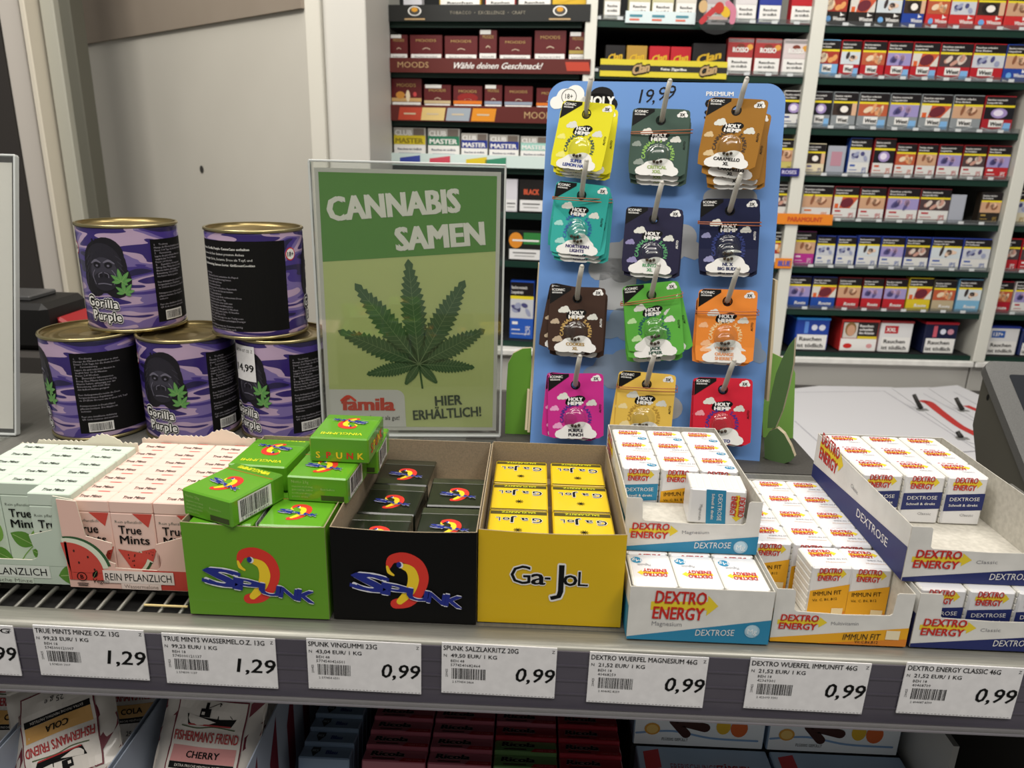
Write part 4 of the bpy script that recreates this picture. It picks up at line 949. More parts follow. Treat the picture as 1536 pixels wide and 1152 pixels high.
# ---- seed cards
BLISTER = clear_mat('clear_blister', (.95, .96, .95), .035, .12)
def seed_card(col, name, txt_col, arc_col, light):
    """hanging card 51 x 62 mm, hole at its origin; x right, y up, z towards the viewer"""
    w, h, hx, hy = .051, .0595, .0, -.0105
    x0, x1, y1, y0 = -w/2, w/2, .0105, .0105-h
    base, TC, AC, LT = M(col, .55, 0, 0, .25), M(txt_col, .5), M(arc_col, .5), M(light, .5)
    t = thing('seed_card', '', 'seed card'); th = .0006
    ring, outl = [], []
    N = 64; rc = .004
    for i in range(N):
        a_ = 2*math.pi*i/N+.01; c, q = math.cos(a_), math.sin(a_)
        tx = (x1 if c > 0 else x0)/c if abs(c) > 1e-6 else 9; ty = (y1 if q > 0 else y0)/q if abs(q) > 1e-6 else 9
        k = min(tx, ty); X, Y = k*c, k*q
        # rounded corners
        for sx, sy in ((x0, y0), (x1, y0), (x0, y1), (x1, y1)):
            ccx, ccy = sx-math.copysign(rc, sx), sy-math.copysign(rc, sy) if abs(sy) > rc else sy
            if (X-ccx)*math.copysign(1, sx) > 0 and (Y-ccy)*math.copysign(1, sy) > 0:
                dd = math.hypot(X-ccx, Y-ccy)
                if dd > rc: X, Y = ccx+(X-ccx)*rc/dd, ccy+(Y-ccy)*rc/dd
        outl.append((X, Y)); ring.append((.0034*c, .0034*q))
    vs = [(x, y, th) for x, y in ring]+[(x, y, th) for x, y in outl]+[(x, y, 0) for x, y in ring]+[(x, y, 0) for x, y in outl]
    fs = []
    for i in range(N):
        j = (i+1) % N; fs += [(i, N+i, N+j, j), (3*N+i, 2*N+i, 2*N+j, 3*N+j), (N+i, 3*N+i, 3*N+j, N+j), (i, j, 2*N+j, 2*N+i)]
    mb = MB(); mb.add(vs, fs, base)
    a = Art()
    a.ring(0, 0, .0034, .0044, K_, 1, 24)
    a.poly([(x0+.0004, y1-.004), (x0+.004, y1-.0004), (-.006, y1-.0004), (-.006, y1-.003), (x0+.0004, y1-.0165)], K_, 1)
    a.text('ICONIC', x0+.0022, y1-.0042, .0022, W_, 2, w=.0115, bold=.04); a.text('SEEDBANK', x0+.0022, y1-.0064, .0013, W_, 2, w=.0095, bold=.04)
    a.cloud(x1-.0068, y1-.0045, .0095, W_, 1, .6); a.text('3X', x1-.0068, y1-.0062, .0026, K_, 3, al='c', bold=.05)
    cy = -.0150
    a.ell(-.001, cy, .0082, .0042, K_, 2); a.ell(.0035, cy+.0022, .0055, .003, K_, 2); a.ell(-.004, cy-.0015, .0055, .0032, K_, 2)
    a.text('HOLY', 0, cy+.0003, .0031, W_, 3, al='c', w=.0125, bold=.08); a.text('HEMP', 0, cy-.0035, .0031, W_, 3, al='c', w=.0138, bold=.08)
    CLO = M('d8d9d0', .5)
    a.cloud(-.0115, cy+.0045, .011, CLO, 1, .55); a.cloud(.0145, cy-.0015, .0098, CLO, 1, .55); a.cloud(-.0195, cy-.0065, .0085, LT, 1, .55); a.cloud(-.0165, cy-.0225, .0095, LT, 1, .55)
    by = -.0312
    a.arc_text('CANNABIS SAMEN', 0, by+.0003, .0113, 90, 200, .0033, AC, 2, .05)
    a.text('AUTO', x1-.0022, cy-.0105, .0019, K_ if col not in ('141a3c', '1c1a38', '3a251a', '24402f') else W_, 1, rot=90, bold=.05)
    a.cloud(0, -.0425, .0385, W_, 3, .36)
    l1, l2 = name
    a.text(l1, 0, -.0433, .0028, TC, 5, al='c', bold=.07); a.text(l2, 0, -.0472, .0028, TC, 5, al='c', bold=.07)
    mb.art(a, (0, 0, th), X_, Y_, eps=.00010); mb.build('card', t)
    mb = MB(); rr = .0092; SE = M('3a2a18', .5)
    for dx, dy in ((-.003, -.0060), (0, -.0066), (.003, -.0058)):
        mb.lathe([(0, -.0012), (.001, -.0006), (.0015, 0), (.001, .0008), (0, .0014)], SE, 8, (dx, by+dy, th+.0017))
    mb.build('seeds', t)
    mb = MB(); prof = [(rr+.0012, th+.0003), (rr, th+.0005)]+[(rr*math.cos(R(k)), th+.0005+.0036*math.sin(R(k))) for k in (15, 35, 55, 75)]+[(.0001, th+.0041)]
    mb.lathe(prof, BLISTER, 32, (0, by, 0)); mb.build('blister', t)
    return t
CARD = {'lemon': ('e0d81f', ('SUPER', 'LEMON HAZE'), '2b3f8c', '2b4a4a', 'e8e37a', 'yellow'), 'crit': ('3b5247', ('CRITICAL', 'XXL'), '9db36a', '8fbf5a', '8b968d', 'dark grey-green'),
        'cara': ('9a6a1d', ('CARAMELLO', 'XL'), '1c1a18', '3f2a12', 'd2b88a', 'caramel brown'), 'north': ('2fa39a', ('NORTHERN', 'LIGHTS'), '352c66', '2f5fa3', '9ed0c8', 'turquoise'),
        'runtz': ('1c1a38', ('RUNTZ', 'XL'), '5a9a6a', '57a06a', '8a84b0', 'dark violet'), 'nlx': ('141a3c', ('NL X', 'BIG BUDS'), '28305c', '2f3c7c', '8f90b8', 'dark blue'),
        'cook': ('3a251a', ('COOKIES', 'XL'), 'a98a4c', 'c2a05c', 'b9a68c', 'dark brown'), 'jack': ('58a83e', ('JACK', 'HERER'), '1f4a3a', '1f5a5c', 'b9dca0', 'green'),
        'oran': ('e88a35', ('ORANGE', 'SHERBET'), 'e09a6a', 'f3d29a', 'f0b98a', 'orange'), 'purp': ('c22a86', ('PURPLE', 'PUNCH'), '1e1a28', '3a2a86', 'e2a0c8', 'magenta'),
        'yel': ('e6bf55', ('BANANA', 'KUSH'), '7a5a1c', 'b89238', 'ecd9a0', 'pale yellow'), 'red': ('c81d34', ('GELATO', 'XL'), '2a2f7a', '3a2a86', 'e29aa2', 'red')}
CARD['yel'] = (CARD['yel'][0], ('', ''))+CARD['yel'][2:]
CARD['red'] = (CARD['red'][0], (' ', 'GELATO'))+CARD['red'][2:]
POS = ['front', 'second', 'third', 'fourth']
# stacks: hook index, key, list of (offset along hook, in-plane turn, extra tilt about x, about y, shift s, shift t)
ST = [(0, 'lemon', [(.026, -9, 4, -17, .001, -.006), (.0165, -3, 0, 0, .003, .0), (.0145, -4, 0, 0, .001, -.002), (.0125, -4, 0, 0, .003, -.004)]),
      (1, 'crit', [(.0175, -1, 0, 0, -.001, .0), (.0135, -1, 0, 0, 0, -.004), (.0105, -1, 0, 0, .001, -.007)]),
      (2, 'cara', [(.027, -7, 4, -16, -.001, -.004), (.0175, -7, 0, -4, .004, -.003), (.0140, 1, 0, 0, .003, -.008), (.011, 1, 0, 0, .004, -.011)]),
      (3, 'north', [(.0200, -6, 8, -10, 0, .0), (.0160, -3, 0, -4, .001, -.003), (.0135, -2, 0, 0, .002, -.006), (.011, -1, 0, 0, .003, -.009)]),
      (4, 'runtz', [(.0140, -1, 0, 0, 0, 0), (.0115, 0, 0, 0, .001, -.003)]),
      (5, 'nlx', [(.0185, 2, 6, 0, 0, 0), (.0150, 1, 0, 0, .001, -.005), (.0120, 1, 0, 0, .002, -.008)]),
      (6, 'cook', [(.0160, 1, 0, 0, 0, 0), (.0130, -8, 0, 0, -.002, 0), (.0105, 0, 0, 0, .002, -.004)]),
      (7, 'jack', [(.0210, 9, 6, 8, 0, 0), (.0175, 8, 0, 0, .001, -.004), (.0145, 16, 0, 0, .003, -.003), (.0115, 6, 0, 0, .002, -.008)]),
      (8, 'oran', [(.0185, 1, 5, 0, 0, 0), (.0150, 1, 0, 0, .0, -.005), (.0120, -1, 0, 0, -.001, -.007)]),
      (9, 'purp', [(.0150, 4, 0, 0, 0, 0), (.0120, -2, 0, 0, -.002, -.001)]),
      (10, 'yel', [(.0170, -1, 4, 0, 0, 0), (.0130, -6, 0, 0, -.001, -.002)]),
      (11, 'red', [(.0150, 2, 0, 0, 0, 0), (.0120, 0, 0, 0, -.001, -.001)])]
BM = Matrix((be, bup, bn)).transposed()
for hi, key, cards in ST:
    col, nm, tc, ac, lt, word = CARD[key]; proto = seed_card(col, nm, tc, ac, lt)
    s_, t_ = HST[hi]
    for k, (d_, rz, rx, ry, ds, dt) in enumerate(cards):
        lift = max(0, d_-.019)*1.0
        loc = bq(s_+ds*.3, t_-.0035+lift+dt*.25, d_)
        # copies that sit lower or sideways in the photo hang by a turned card
        rot = (BM @ Matrix.Rotation(R(rz), 3, 'Z') @ Matrix.Rotation(R(rx), 3, 'X') @ Matrix.Rotation(R(ry), 3, 'Y')).to_euler()
        loc = loc + be*ds*.7 + bup*dt*.75
        lab = '%s seed card, %s in its stack on the hook %s' % (word, POS[k] if k else 'frontmost', ('top left', 'top middle', 'top right', 'in the second row, left', 'in the second row, middle', 'in the second row, right', 'in the third row, left', 'in the third row, middle', 'in the third row, right', 'bottom left', 'bottom middle', 'bottom right')[hi])
        if k == 0: proto['label'] = lab; proto.location = loc; proto.rotation_euler = rot; proto['group'] = word+' seed cards'
        else: dup(proto, lab, loc, rot, word+' seed cards')
# rubber bands round some stacks
RUB = M('a8623f', .6)
def band(hi, t_off, tilt, front, n, label):
    s_, t_ = HST[hi]; hw = .0268; mb = MB()
    for j in range(n):
        dz = .0022*j; pts = []
        loop = [(-hw, front), (-hw*.5, front+.0008), (0, front+.001), (hw*.5, front+.0008), (hw, front), (hw+.0004, front-.004), (hw, front-.010), (0, front-.0105), (-hw, front-.010), (-hw-.0004, front-.004)]
        for x, d in loop: pts.append(bq(s_+x+.0005, t_+t_off+x*math.tan(R(tilt+j*(1.5 if n > 1 else 0)))+dz-.3*(d-front), d))
        c = bq(s_, t_+t_off, front); mb.tube([p-c for p in pts], .00042, RUB, 6, closed=True)
    o = mb.build('rubber_band', loc=bq(s_, t_+t_off, front)); tag(o, label, 'rubber band', 'brown rubber bands round card stacks')
band(1, -.0155, 2, .0195, 2, 'brown rubber band round the dark grey-green card stack')
band(3, -.008, -2, .0225, 2, 'brown rubber band round the turquoise card stack')
band(5, -.0165, 0, .0215, 2, 'brown rubber band round the dark blue card stack')
band(7, -.0075, 11, .0240, 2, 'brown rubber band round the green card stack')
band(8, -.0150, 1, .0215, 2, 'brown rubber band round the orange card stack')
band(10, -.009, 0, .0200, 2, 'brown rubber band round the pale yellow card stack')
# ================================================================== tobacco cabinets
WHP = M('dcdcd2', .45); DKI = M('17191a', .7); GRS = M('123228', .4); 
LFR = Frame(.104, BG_Y+.003, -7.0)
def px_row(fr, py, x): return fr.hit(x, py)
def cabinet(label, fr, xa, xb, zs, posts, strips=True, dep=.25):
    t = thing('tobacco_cabinet', label, 'cabinet', fr.w(xa, 0, ZS[7]-.008), (0, 0, fr.a)); H = 1.6
    def B(m_, x0, x1, y0, y1, z0, z1, mat, b=0.0, mats=None): m_.box(x0-xa, x1-xa, y0, y1, z0-(ZS[7]-.008), z1-(ZS[7]-.008), mat, b, mats=mats)
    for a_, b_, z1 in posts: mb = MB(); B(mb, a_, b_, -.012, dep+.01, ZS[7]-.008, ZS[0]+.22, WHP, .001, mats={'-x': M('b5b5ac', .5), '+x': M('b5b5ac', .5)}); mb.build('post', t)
    mb = MB(); B(mb, xa, xb, dep, dep+.01, ZS[7]-.008, ZS[0]+.22, DKI); mb.build('back_panel', t)
    for k, z in enumerate(zs):
        mb = MB(); B(mb, xa, xb, 0.0, dep, z-.010, z+.004, DKI, mats={'-y': GRS}); B(mb, xa, xb, -.002, 0.0, z-.010, z+.003, GRS); mb.build('shelf', t)
        if strips and k < 7:
            mb = MB(); B(mb, xa, xb, -.004, -.0032, z+.003, z+.013, SMOKY); B(mb, xa, xb, -.004, .02, z+.004, z+.0046, M('8b9396', .3))
            x = xa+.02
            while x < xb-.01: B(mb, x, x+.012, -.0045, -.004, z+.004, z+.010, M('cfd3d4', .25)); x += .046
            mb.build('clear_lip', t)
    return t
def bx(px, py): return BGR.hit(px, py)[0]
PA, PB, PC = bx(885, 60), bx(1222, 60), bx(1530, 235)
cabinet('left tobacco cabinet with dark red cigarillo strips, behind the poster', LFR, LFR.hit(569, 100)[0], -.022, [LFR.hit(730, y)[1] for y in (34, 110, 184, 253, 320, 392)]+[LFR.hit(730, 462)[1]*0+ZS[7]+.002], [(LFR.hit(569, 100)[0], LFR.hit(583, 100)[0], 1)], strips=False, dep=.09)
cabinet('middle tobacco cabinet, mostly hidden behind the blue board', BGR, PA-.012, PB-.0145, ZS, [(PA-.012, PA+.012, 1)])
cabinet('right tobacco cabinet with many warning-picture packs', BGR, PB-.014, PC-.0145, ZS, [(PB-.014, PB+.014, 1)])
cabinet('far right tobacco cabinet cut off by the photo edge', BGR, PC-.014, PC+.235, ZS, [(PC-.014, PC+.014, 1), (PC+.207, PC+.235, 1)])

PH_COLS = [('a8382a', 'e0a060', 'f0d8b8'), ('cfd8dc', '3a3030', 'e6c8b0'), ('b85a3a', 'e0a070', 'e8d0b0'), ('9d92c4', 'c9a8c8', '5a5488'), ('c9583a', '6b2430', 'd8d4ca'), ('3a2c24', 'd8b090', 'f2ece4'), ('c9ccd2', '4a4a7c', '9aa0bc'),
           ('14131a', 'a08cc0', 'e6def0'), ('caa080', '8c5a40', 'e4bc9c'), ('4a3a3c', 'c89888', 'd8c8bc')]
def photo(a, x, y, w, h, i, layer=2):
    """small warning picture: soft coloured shapes"""
    c = [M(k, .5) for k in PH_COLS[i % len(PH_COLS)]]; r = random.Random(i*7+3)
    a.rect(x, y, w, h, c[0], layer)
    if i % 10 == 7: a.ell(x+w/2, y+h*.5, w*.28, h*.42, c[1], layer+1, 16); a.ell(x+w*.47, y+h*.52, w*.17, h*.27, c[2], layer+2, 14); return
    if i % 10 == 5: a.ell(x+w*.45, y+h*.5, w*.3, h*.48, M('241a16'), layer+1, 16); a.ell(x+w*.48, y+h*.5, w*.17, h*.28, c[2], layer+2, 14); a.rect(x+w*.8, y, w*.2, h, c[1], layer+1); return
    if i % 10 == 4: a.poly([(x, y), (x+w*.25, y), (x+w*.35, y+h), (x, y+h)], c[2], layer+1); a.ell(x+w*.55, y+h*.5, w*.28, h*.42, c[1], layer+2, 12, rot=20); a.poly([(x+w*.7, y), (x+w, y), (x+w, y+h*.9)], c[2], layer+1); a.rect(x+w*.05, y, w*.15, h*.4, M('d8602c'), layer+2); return
    for k in range(6): a.ell(x+w*r.uniform(.2, .8), y+h*r.uniform(.28, .72), w*r.uniform(.08, .19), h*r.uniform(.15, .27), c[1+k % 2], layer+1+k//3, 10, rot=r.uniform(0, 90))
def cig(w, h, style, pic, brand=None, bc='c8261d', seed=0, top=None):
    """one pack: picture warning above, brand field below"""
    a = Art(); e = .0006; WARN = M('1a1416', .4)
    side = M(top or bc, .35, 0, .3)
    mb = MB(); mb.box(-w/2, w/2, 0, .022, 0, h, side, .0008)
    if style in ('west', 'jps', 'win', 'rum'):
        a.rect(e, h*.36, w-2*e, h*.62, WARN, 1)
        tx = ('Rauchen verursacht', 'Rauchen mindert', 'Rauchen schadet')[seed % 3]
        a.text(tx, w*.05, h*.865, h*.052, W_, 2, w=w*.66, bold=.03, res=1); a.text(('Lungenkrebs', 'Ihre Fruchtbarkeit', 'Ihren Kindern')[seed % 3], w*.05, h*.785, h*.052, W_, 2, w=w*.5, bold=.03, res=1)
        a.rect(e, h*.69, w-2*e, h*.055, M('e6d22a', .5), 2); photo(a, e, h*.36, w-2*e, h*.33, pic)
        B = M(bc, .4); a.rect(e, .0006, w-2*e, h*.36, B, 1)
        if style == 'west':
            a.poly([(w*.22, h*.14), (w*.68, h*.14), (w*.70, h*.34), (w*.22, h*.34)], W_, 2); a.text('West', w*.26, h*.175, h*.11, K_, 3, w=w*.4, bold=.05, shear=.1)
            a.band([(e, h*.11), (w*.4, h*.05), (w*.75, h*.13)], h*.03, M('c9cdd2', .4), 2, cap=False); a.rect(e, .0006, w-2*e, h*.04, M('b9bec4', .4), 2)
            if seed % 4: a.poly([(w*.68, h*.04), (w*.95, h*.04), (w*.95, h*.26), (w*.72, h*.26)], M('7fb2e0', .4), 3)
        elif style == 'win':
            a.text('Winston', w*.42, h*.13, h*.10, W_, 3, w=w*.52, bold=.04); a.poly([(w*.72, h*.24), (w*.92, h*.28), (w*.80, h*.30), (w*.72, h*.35)], W_, 3); a.poly([(e, .0008), (w*.35, .0008), (e, h*.07)], W_, 2)
            if seed % 2: a.ell(w*.22, h*.17, w*.11, h*.08, M('6ea8e0', .4), 3, 14)
        elif style == 'rum':
            a.text('Romeo' if False else 'Route', w*.34, h*.12, h*.10, W_, 3, w=w*.5, bold=.04, shear=.15)
        else:
            dc = M(brand or 'b8323a', .5); a.text('JPS', w*.66, h*.10, h*.13, dc, 3, w=w*.22, bold=.0); a.rect(w*.1, h*.25, w*.24, h*.05, dc, 2); a.rect(w*.08, h*.15, w*.36, h*.018, dc, 2); a.rect(w*.08, h*.08, w*.8, h*.012, dc, 2)
    elif style == 'label':          # brand above, white text label below
        B = M(bc, .4); a.rect(e, h*.48, w-2*e, h*.5, B, 1); a.rect(e, h*.88, w-2*e, h*.1, M('b9bcbc', .3), 1)
        if brand: a.text(brand, w/2, h*.62, h*.13, W_, 3, al='c', w=w*.6, bold=.07); a.ell(w*.5, h*.78, w*.16, h*.07, M('7a3a2c', .4), 2, 14); a.ell(w*.86, h*.76, w*.12, h*.08, M('d9a04a', .4), 2, 12)
        a.rect(w*.03, h*.03, w*.94, h*.44, W_, 2)
        for k, s_ in enumerate(('Rauchen', 'ist tödlich', '')): 
            if s_: a.text(s_, w/2, h*.32-k*h*.12, h*.07, M('3a3a3a'), 3, al='c', w=w*.6, bold=.04, res=1)
        a.rect(w*.2, h*.08, w*.6, h*.015, M('777777'), 3)
    elif style == 'moods':
        a.rect(e, .0006, w-2*e, h-.001, M('5e1c1e', .4), 1); a.text('MOODS', w/2, h*.72, h*.11, M('b89a5e', .4), 3, al='c', w=w*.62)
        a.band([(w*.4, h*.42), (w*.5, h*.47), (w*.62, h*.42)], h*.03, M('c9b8a0', .4), 2); 
        if brand: a.rect(e, h*.24, w-2*e, h*.12, M(brand, .5), 2)
        if seed % 5 == 3: a.rect(w*.05, h*.86, w*.6, h*.14, W_, 3)
        if seed % 5 == 4: a.ell(w*.3, h*.45, w*.15, h*.12, M('c98a3a'), 3, 12); a.ell(w*.55, h*.42, w*.07, h*.2, M('e8d8b8'), 3, 12); a.ell(w*.78, h*.48, w*.06, h*.08, M('c94a4a'), 3, 10)
        if seed % 5 == 2: a.ell(w*.5, h*.5, w*.36, h*.2, M('8c1a14'), 2, 14); a.rect(e, h*.24, w-2*e, h*.14, M('d8741c'), 3)
        a.rect(w*.03, h*.02, w*.94, h*.20, W_, 2); a.text('Rauchen ist tödlich', w/2, h*.08, h*.07, M('444444'), 3, al='c', w=w*.7, res=1)
    elif style == 'club':
        a.rect(e, h*.80, w-2*e, h*.19, M('b5b1aa', .4), 1); a.text('CLUB', w*.05, h*.78, h*.15, W_, 3, w=w*.52, bold=.05); a.rect(w*.62, h*.78, w*.34, h*.2, M('6f645c', .5), 2)
        a.rect(e, h*.52, w-2*e, h*.26, M(bc, .4), 1); a.text('MASTER', w*.06, h*.56, h*.14, W_ if bc != 'd6c22e' else M('8a7a1a'), 3, w=w*.86, bold=.05)
        a.rect(e, .0006, w-2*e, h*.50, W_, 1); a.text('Rauchen ist tödlich', w/2, h*.36, h*.06, M('444466'), 3, al='c', w=w*.75, bold=.03, res=1); a.rect(w*.15, h*.26, w*.7, h*.02, M('9a9ab0'), 3)
    elif style == 'clip':
        a.rect(e, .0006, w-2*e, h-.0012, M(bc, .4), 1); a.text('Clan', w/2, h*.42, h*.26, M('d8b02e', .4), 3, al='c', w=w*.72, rot=14, bold=.06, shear=.3); a.rect(w*.2, h*.2, w*.6, h*.04, M('cfcfcf'), 2); a.rect(w*.05, .001, w*.9, h*.12, W_, 2)
    elif style == 'plain':
        a.rect(e, .0006, w-2*e, h-.0012, M(bc, .4), 1)
        if brand: a.text(brand, w/2, h*.55, h*.16, M('d05a3a', .5), 3, al='c', w=w*.6, bold=.05)
        a.rect(w*.04, h*.04, w*.92, h*.34, M('e3e3e3'), 2); a.rect(w*.15, h*.24, w*.7, h*.04, M('666666'), 3); a.rect(w*.2, h*.14, w*.6, h*.03, M('999999'), 3)
    mb.art(a, (-w/2, 0, 0), X_, Z_, eps=.0003)
    return mb
def place(fr, pxa, pxb, py, z, h, style, pic, label, grp, brand=None, bc='c8261d', seed=0, top=None, dy=0.0, lean=0.0, nm='cigarette_pack', cat='cigarette pack'):
    xa, xb = fr.hit(pxa, py)[0], fr.hit(pxb, py)[0]
    o = cig(abs(xb-xa)-.0008, h, style, pic, brand, bc, seed, top).build(nm, loc=fr.w((xa+xb)/2, .004+dy, z+.0052))
    o.rotation_euler = (0, 0, fr.a); return tag(o, label, cat, grp)
HP = .0735
CABN = 'the right tobacco cabinet'
def row(fr, k, py, items, shelf, cab, start=1, z=None, grp=None):
    z = ZS[k] if z is None else z; n = start
    for it in items:
        pa, pb, style, pic, bc, brand, word = it[:7]; h = it[7] if len(it) > 7 else HP
        place(fr, pa, pb, py, z, h, style, pic, '%s pack, %s from left on the %s, %s tobacco cabinet' % (word, ORD[n], shelf, cab), grp or 'packs on the %s of the %s cabinet' % (shelf, cab), brand, bc, seed=n+k, top=(it[8] if len(it) > 8 else None)); n += 1
DK, GY = '26221f', '8d9396'
row(BGR, 0, 15, [(1237, 1272, 'win', 0, DK, None, 'black-banded'), (1275, 1314, 'win', 4, DK, None, 'black-banded'), (1315, 1354, 'win', 1, DK, None, 'black-banded'), (1356, 1389, 'win', 5, '23439c', None, 'blue-banded'), (1392, 1426, 'win', 2, 'c93030', None, 'red-banded'), (1427, 1466, 'win', 6, 'c93030', None, 'red-banded'), (1467, 1509, 'win', 5, 'c93030', None, 'red-banded'), (1511, 1549, 'win', 8, 'c93030', None, 'red-banded')], 'top shelf', 'right')
row(BGR, 1, 85, [(1229, 1260, 'west', 0, '7db4de', None, 'light blue-banded'), (1262, 1292, 'west', 1, 'b5202a', None, 'red-banded'), (1294, 1330, 'west', 2, 'b5202a', None, 'red-banded'), (1332, 1369, 'west', 3, 'b5202a', None, 'red-banded'), (1370, 1410, 'west', 4, 'b5202a', None, 'red-banded'), (1411, 1460, 'west', 9, 'b5202a', None, 'wide red-banded'), (1461, 1510, 'west', 6, 'b5202a', None, 'wide red-banded'), (1511, 1550, 'win', 8, '23439c', None, 'blue-banded')], 'second shelf down', 'right')
row(BGR, 2, 160, [(1218, 1248, 'west', 7, GY, None, 'grey-banded'), (1250, 1287, 'west', 5, GY, None, 'grey-banded'), (1289, 1334, 'west', 2, GY, None, 'wide grey-banded'), (1336, 1381, 'west', 3, GY, None, 'wide grey-banded'), (1383, 1429, 'west', 4, GY, None, 'wide grey-banded'), (1431, 1477, 'west', 8, GY, None, 'wide grey-banded'), (1479, 1525, 'west', 7, 'a8222c', None, 'wide red-banded')], 'third shelf down', 'right')
PW_ = 'dcdcd8'
row(BGR, 3, 235, [(1210, 1239, 'jps', 5, 'e2d6b4', '4a4a8a', 'beige-banded', .066), (1274, 1307, 'jps', 6, PW_, '3a5aa8', 'tall white and blue', .080, '2d4c9c'), (1311, 1343, 'jps', 7, PW_, 'c8502c', 'tall white and orange', .080, 'a02c30'), (1345, 1375, 'jps', 2, PW_, 'c8502c', 'white and red', .071, '8c2026'), (1377, 1407, 'jps', 8, PW_, 'b8323a', 'white and red', .071, '8c2026'), (1409, 1444, 'jps', 3, PW_, 'b8323a', 'white and red', .071, '8c2026'), (1446, 1481, 'jps', 9, PW_, 'b8323a', 'white and red', .071, '8c2026'), (1483, 1518, 'jps', 3, 'b8282e', 'f0f0f0', 'red-banded', .071, '7c1c22')], 'fourth shelf down', 'right')
row(BGR, 4, 303, [(1204, 1249, 'jps', 8, PW_, 'd0702c', 'white and orange'), (1251, 1288, 'jps', 4, PW_, 'b8323a', 'white and red', HP, '8c3038'), (1290, 1329, 'jps', 8, PW_, 'b8323a', 'white and red', HP, '8c3038'), (1332, 1380, 'jps', 3, PW_, 'b8323a', 'wide white and red', HP, '8c3038'), (1381, 1427, 'jps', 9, PW_, 'b8323a', 'wide white and red', HP, '8c3038'), (1473, 1505, 'jps', 8, '2a241e', 'b0924a', 'black-banded', .069)], 'fifth shelf down', 'right')
row(BGR, 5, 370, [(1193, 1224, 'jps', 8, 'b2308a', 'e8d0e0', 'pink-banded', .078, '6c2a5c'), (1226, 1254, 'jps', 6, PW_, '3a5aa8', 'white and blue', .069, '3448a0'), (1257, 1285, 'jps', 6, PW_, '3a5aa8', 'white and blue', .069, '3448a0'), (1288, 1321, 'jps', 1, PW_, '3a5aa8', 'white and blue', .071, '3448a0'), (1323, 1358, 'jps', 3, PW_, '3a5aa8', 'white and blue', .071, '3448a0'), (1360, 1397, 'jps', 9, PW_, '3a5aa8', 'white and blue', .071, '3448a0'), (1399, 1445, 'jps', 1, PW_, '3a5aa8', 'wide white and blue', .071, '3448a0'), (1447, 1489, 'jps', 6, PW_, '3a5aa8', 'wide white and blue', .071, '3448a0')], 'sixth shelf down', 'right')
row(BGR, 6, 440, [(1183, 1216, 'rum', 3, '1f4aa0', None, 'blue-banded', HP, '26306c'), (1218, 1255, 'rum', 4, '1f4aa0', None, 'blue-banded', HP, '26306c'), (1257, 1292, 'rum', 8, 'b8242c', None, 'red-banded', HP, '6c1a20'), (1294, 1325, 'rum', 3, 'b8242c', None, 'red-banded', HP, '6c1a20'), (1327, 1361, 'rum', 3, 'b8242c', None, 'red-banded', HP, '6c1a20'), (1363, 1399, 'rum', 4, 'd8c02a', None, 'yellow', .0765, 'd8c02a'), (1401, 1435, 'rum', 2, 'b8a888', None, 'beige', HP, '5a5448'), (1438, 1474, 'rum', 1, '7ab0d0', None, 'light blue', .0765, '6aa0c4')], 'seventh shelf down', 'right')
# pusher trays without packs
for pa, pb, py, z, lab in ((1243, 1270, 235, ZS[3], 'empty clear pack pusher with a pink sheet, on the fourth shelf down'), (1428, 1451, 305, ZS[4], 'empty grey pack pusher, on the fifth shelf down')):
    xa, xb = bx(pa, py), bx(pb, py); mb = MB(); w = xb-xa
    mb.box(-w/2, w/2, 0, .003, 0, .062, M('a9adb8', .3, 0, .5), .002); mb.box(-w/2, w/2, -.004, .1, -.0002, .002, M('9da2a8', .3))
    if py == 235: a = Art(); a.rect(-w*.3, .02, w*.6, .03, M('b98a98', .5), 1); mb.art(a, (0, 0, 0), X_, Z_, eps=.0003)
    o = mb.build('pack_pusher', loc=BGR.w((xa+xb)/2, .006, z+.0052)); o.rotation_euler = (0, 0, BGR.a); tag(o, lab, 'pack pusher')
# far right cabinet
FR = [(4, 305, 1511, 1547, 'jps', 6, 'd8d0b4', 'a8842c', 'white and gold', 'fifth'), (5, 372, 1499, 1533, 'jps', 9, 'b5202a', 'f0f0f0', 'red and white', 'sixth'), (5, 372, 1535, 1570, 'jps', 9, 'b5202a', 'f0f0f0', 'red and white', 'sixth'), (6, 440, 1486, 1521, 'rum', 2, 'a8182a', None, 'dark red', 'seventh'), (6, 440, 1524, 1556, 'jps', 3, PW_, 'b8323a', 'white', 'seventh'), (3, 235, 1527, 1560, 'win', 9, 'c93030', None, 'red', 'fourth')]
cnt = {}
for k, py, pa, pb, st, pic, bc, br, word, sh in FR:
    cnt[k] = cnt.get(k, 0)+1
    place(BGR, pa, pb, py, ZS[k], HP, st, pic, '%s pack, %s from left, %s shelf of the far right cabinet' % (word, ORD[cnt[k]], sh), 'packs in the far right cabinet', br, bc, seed=k)
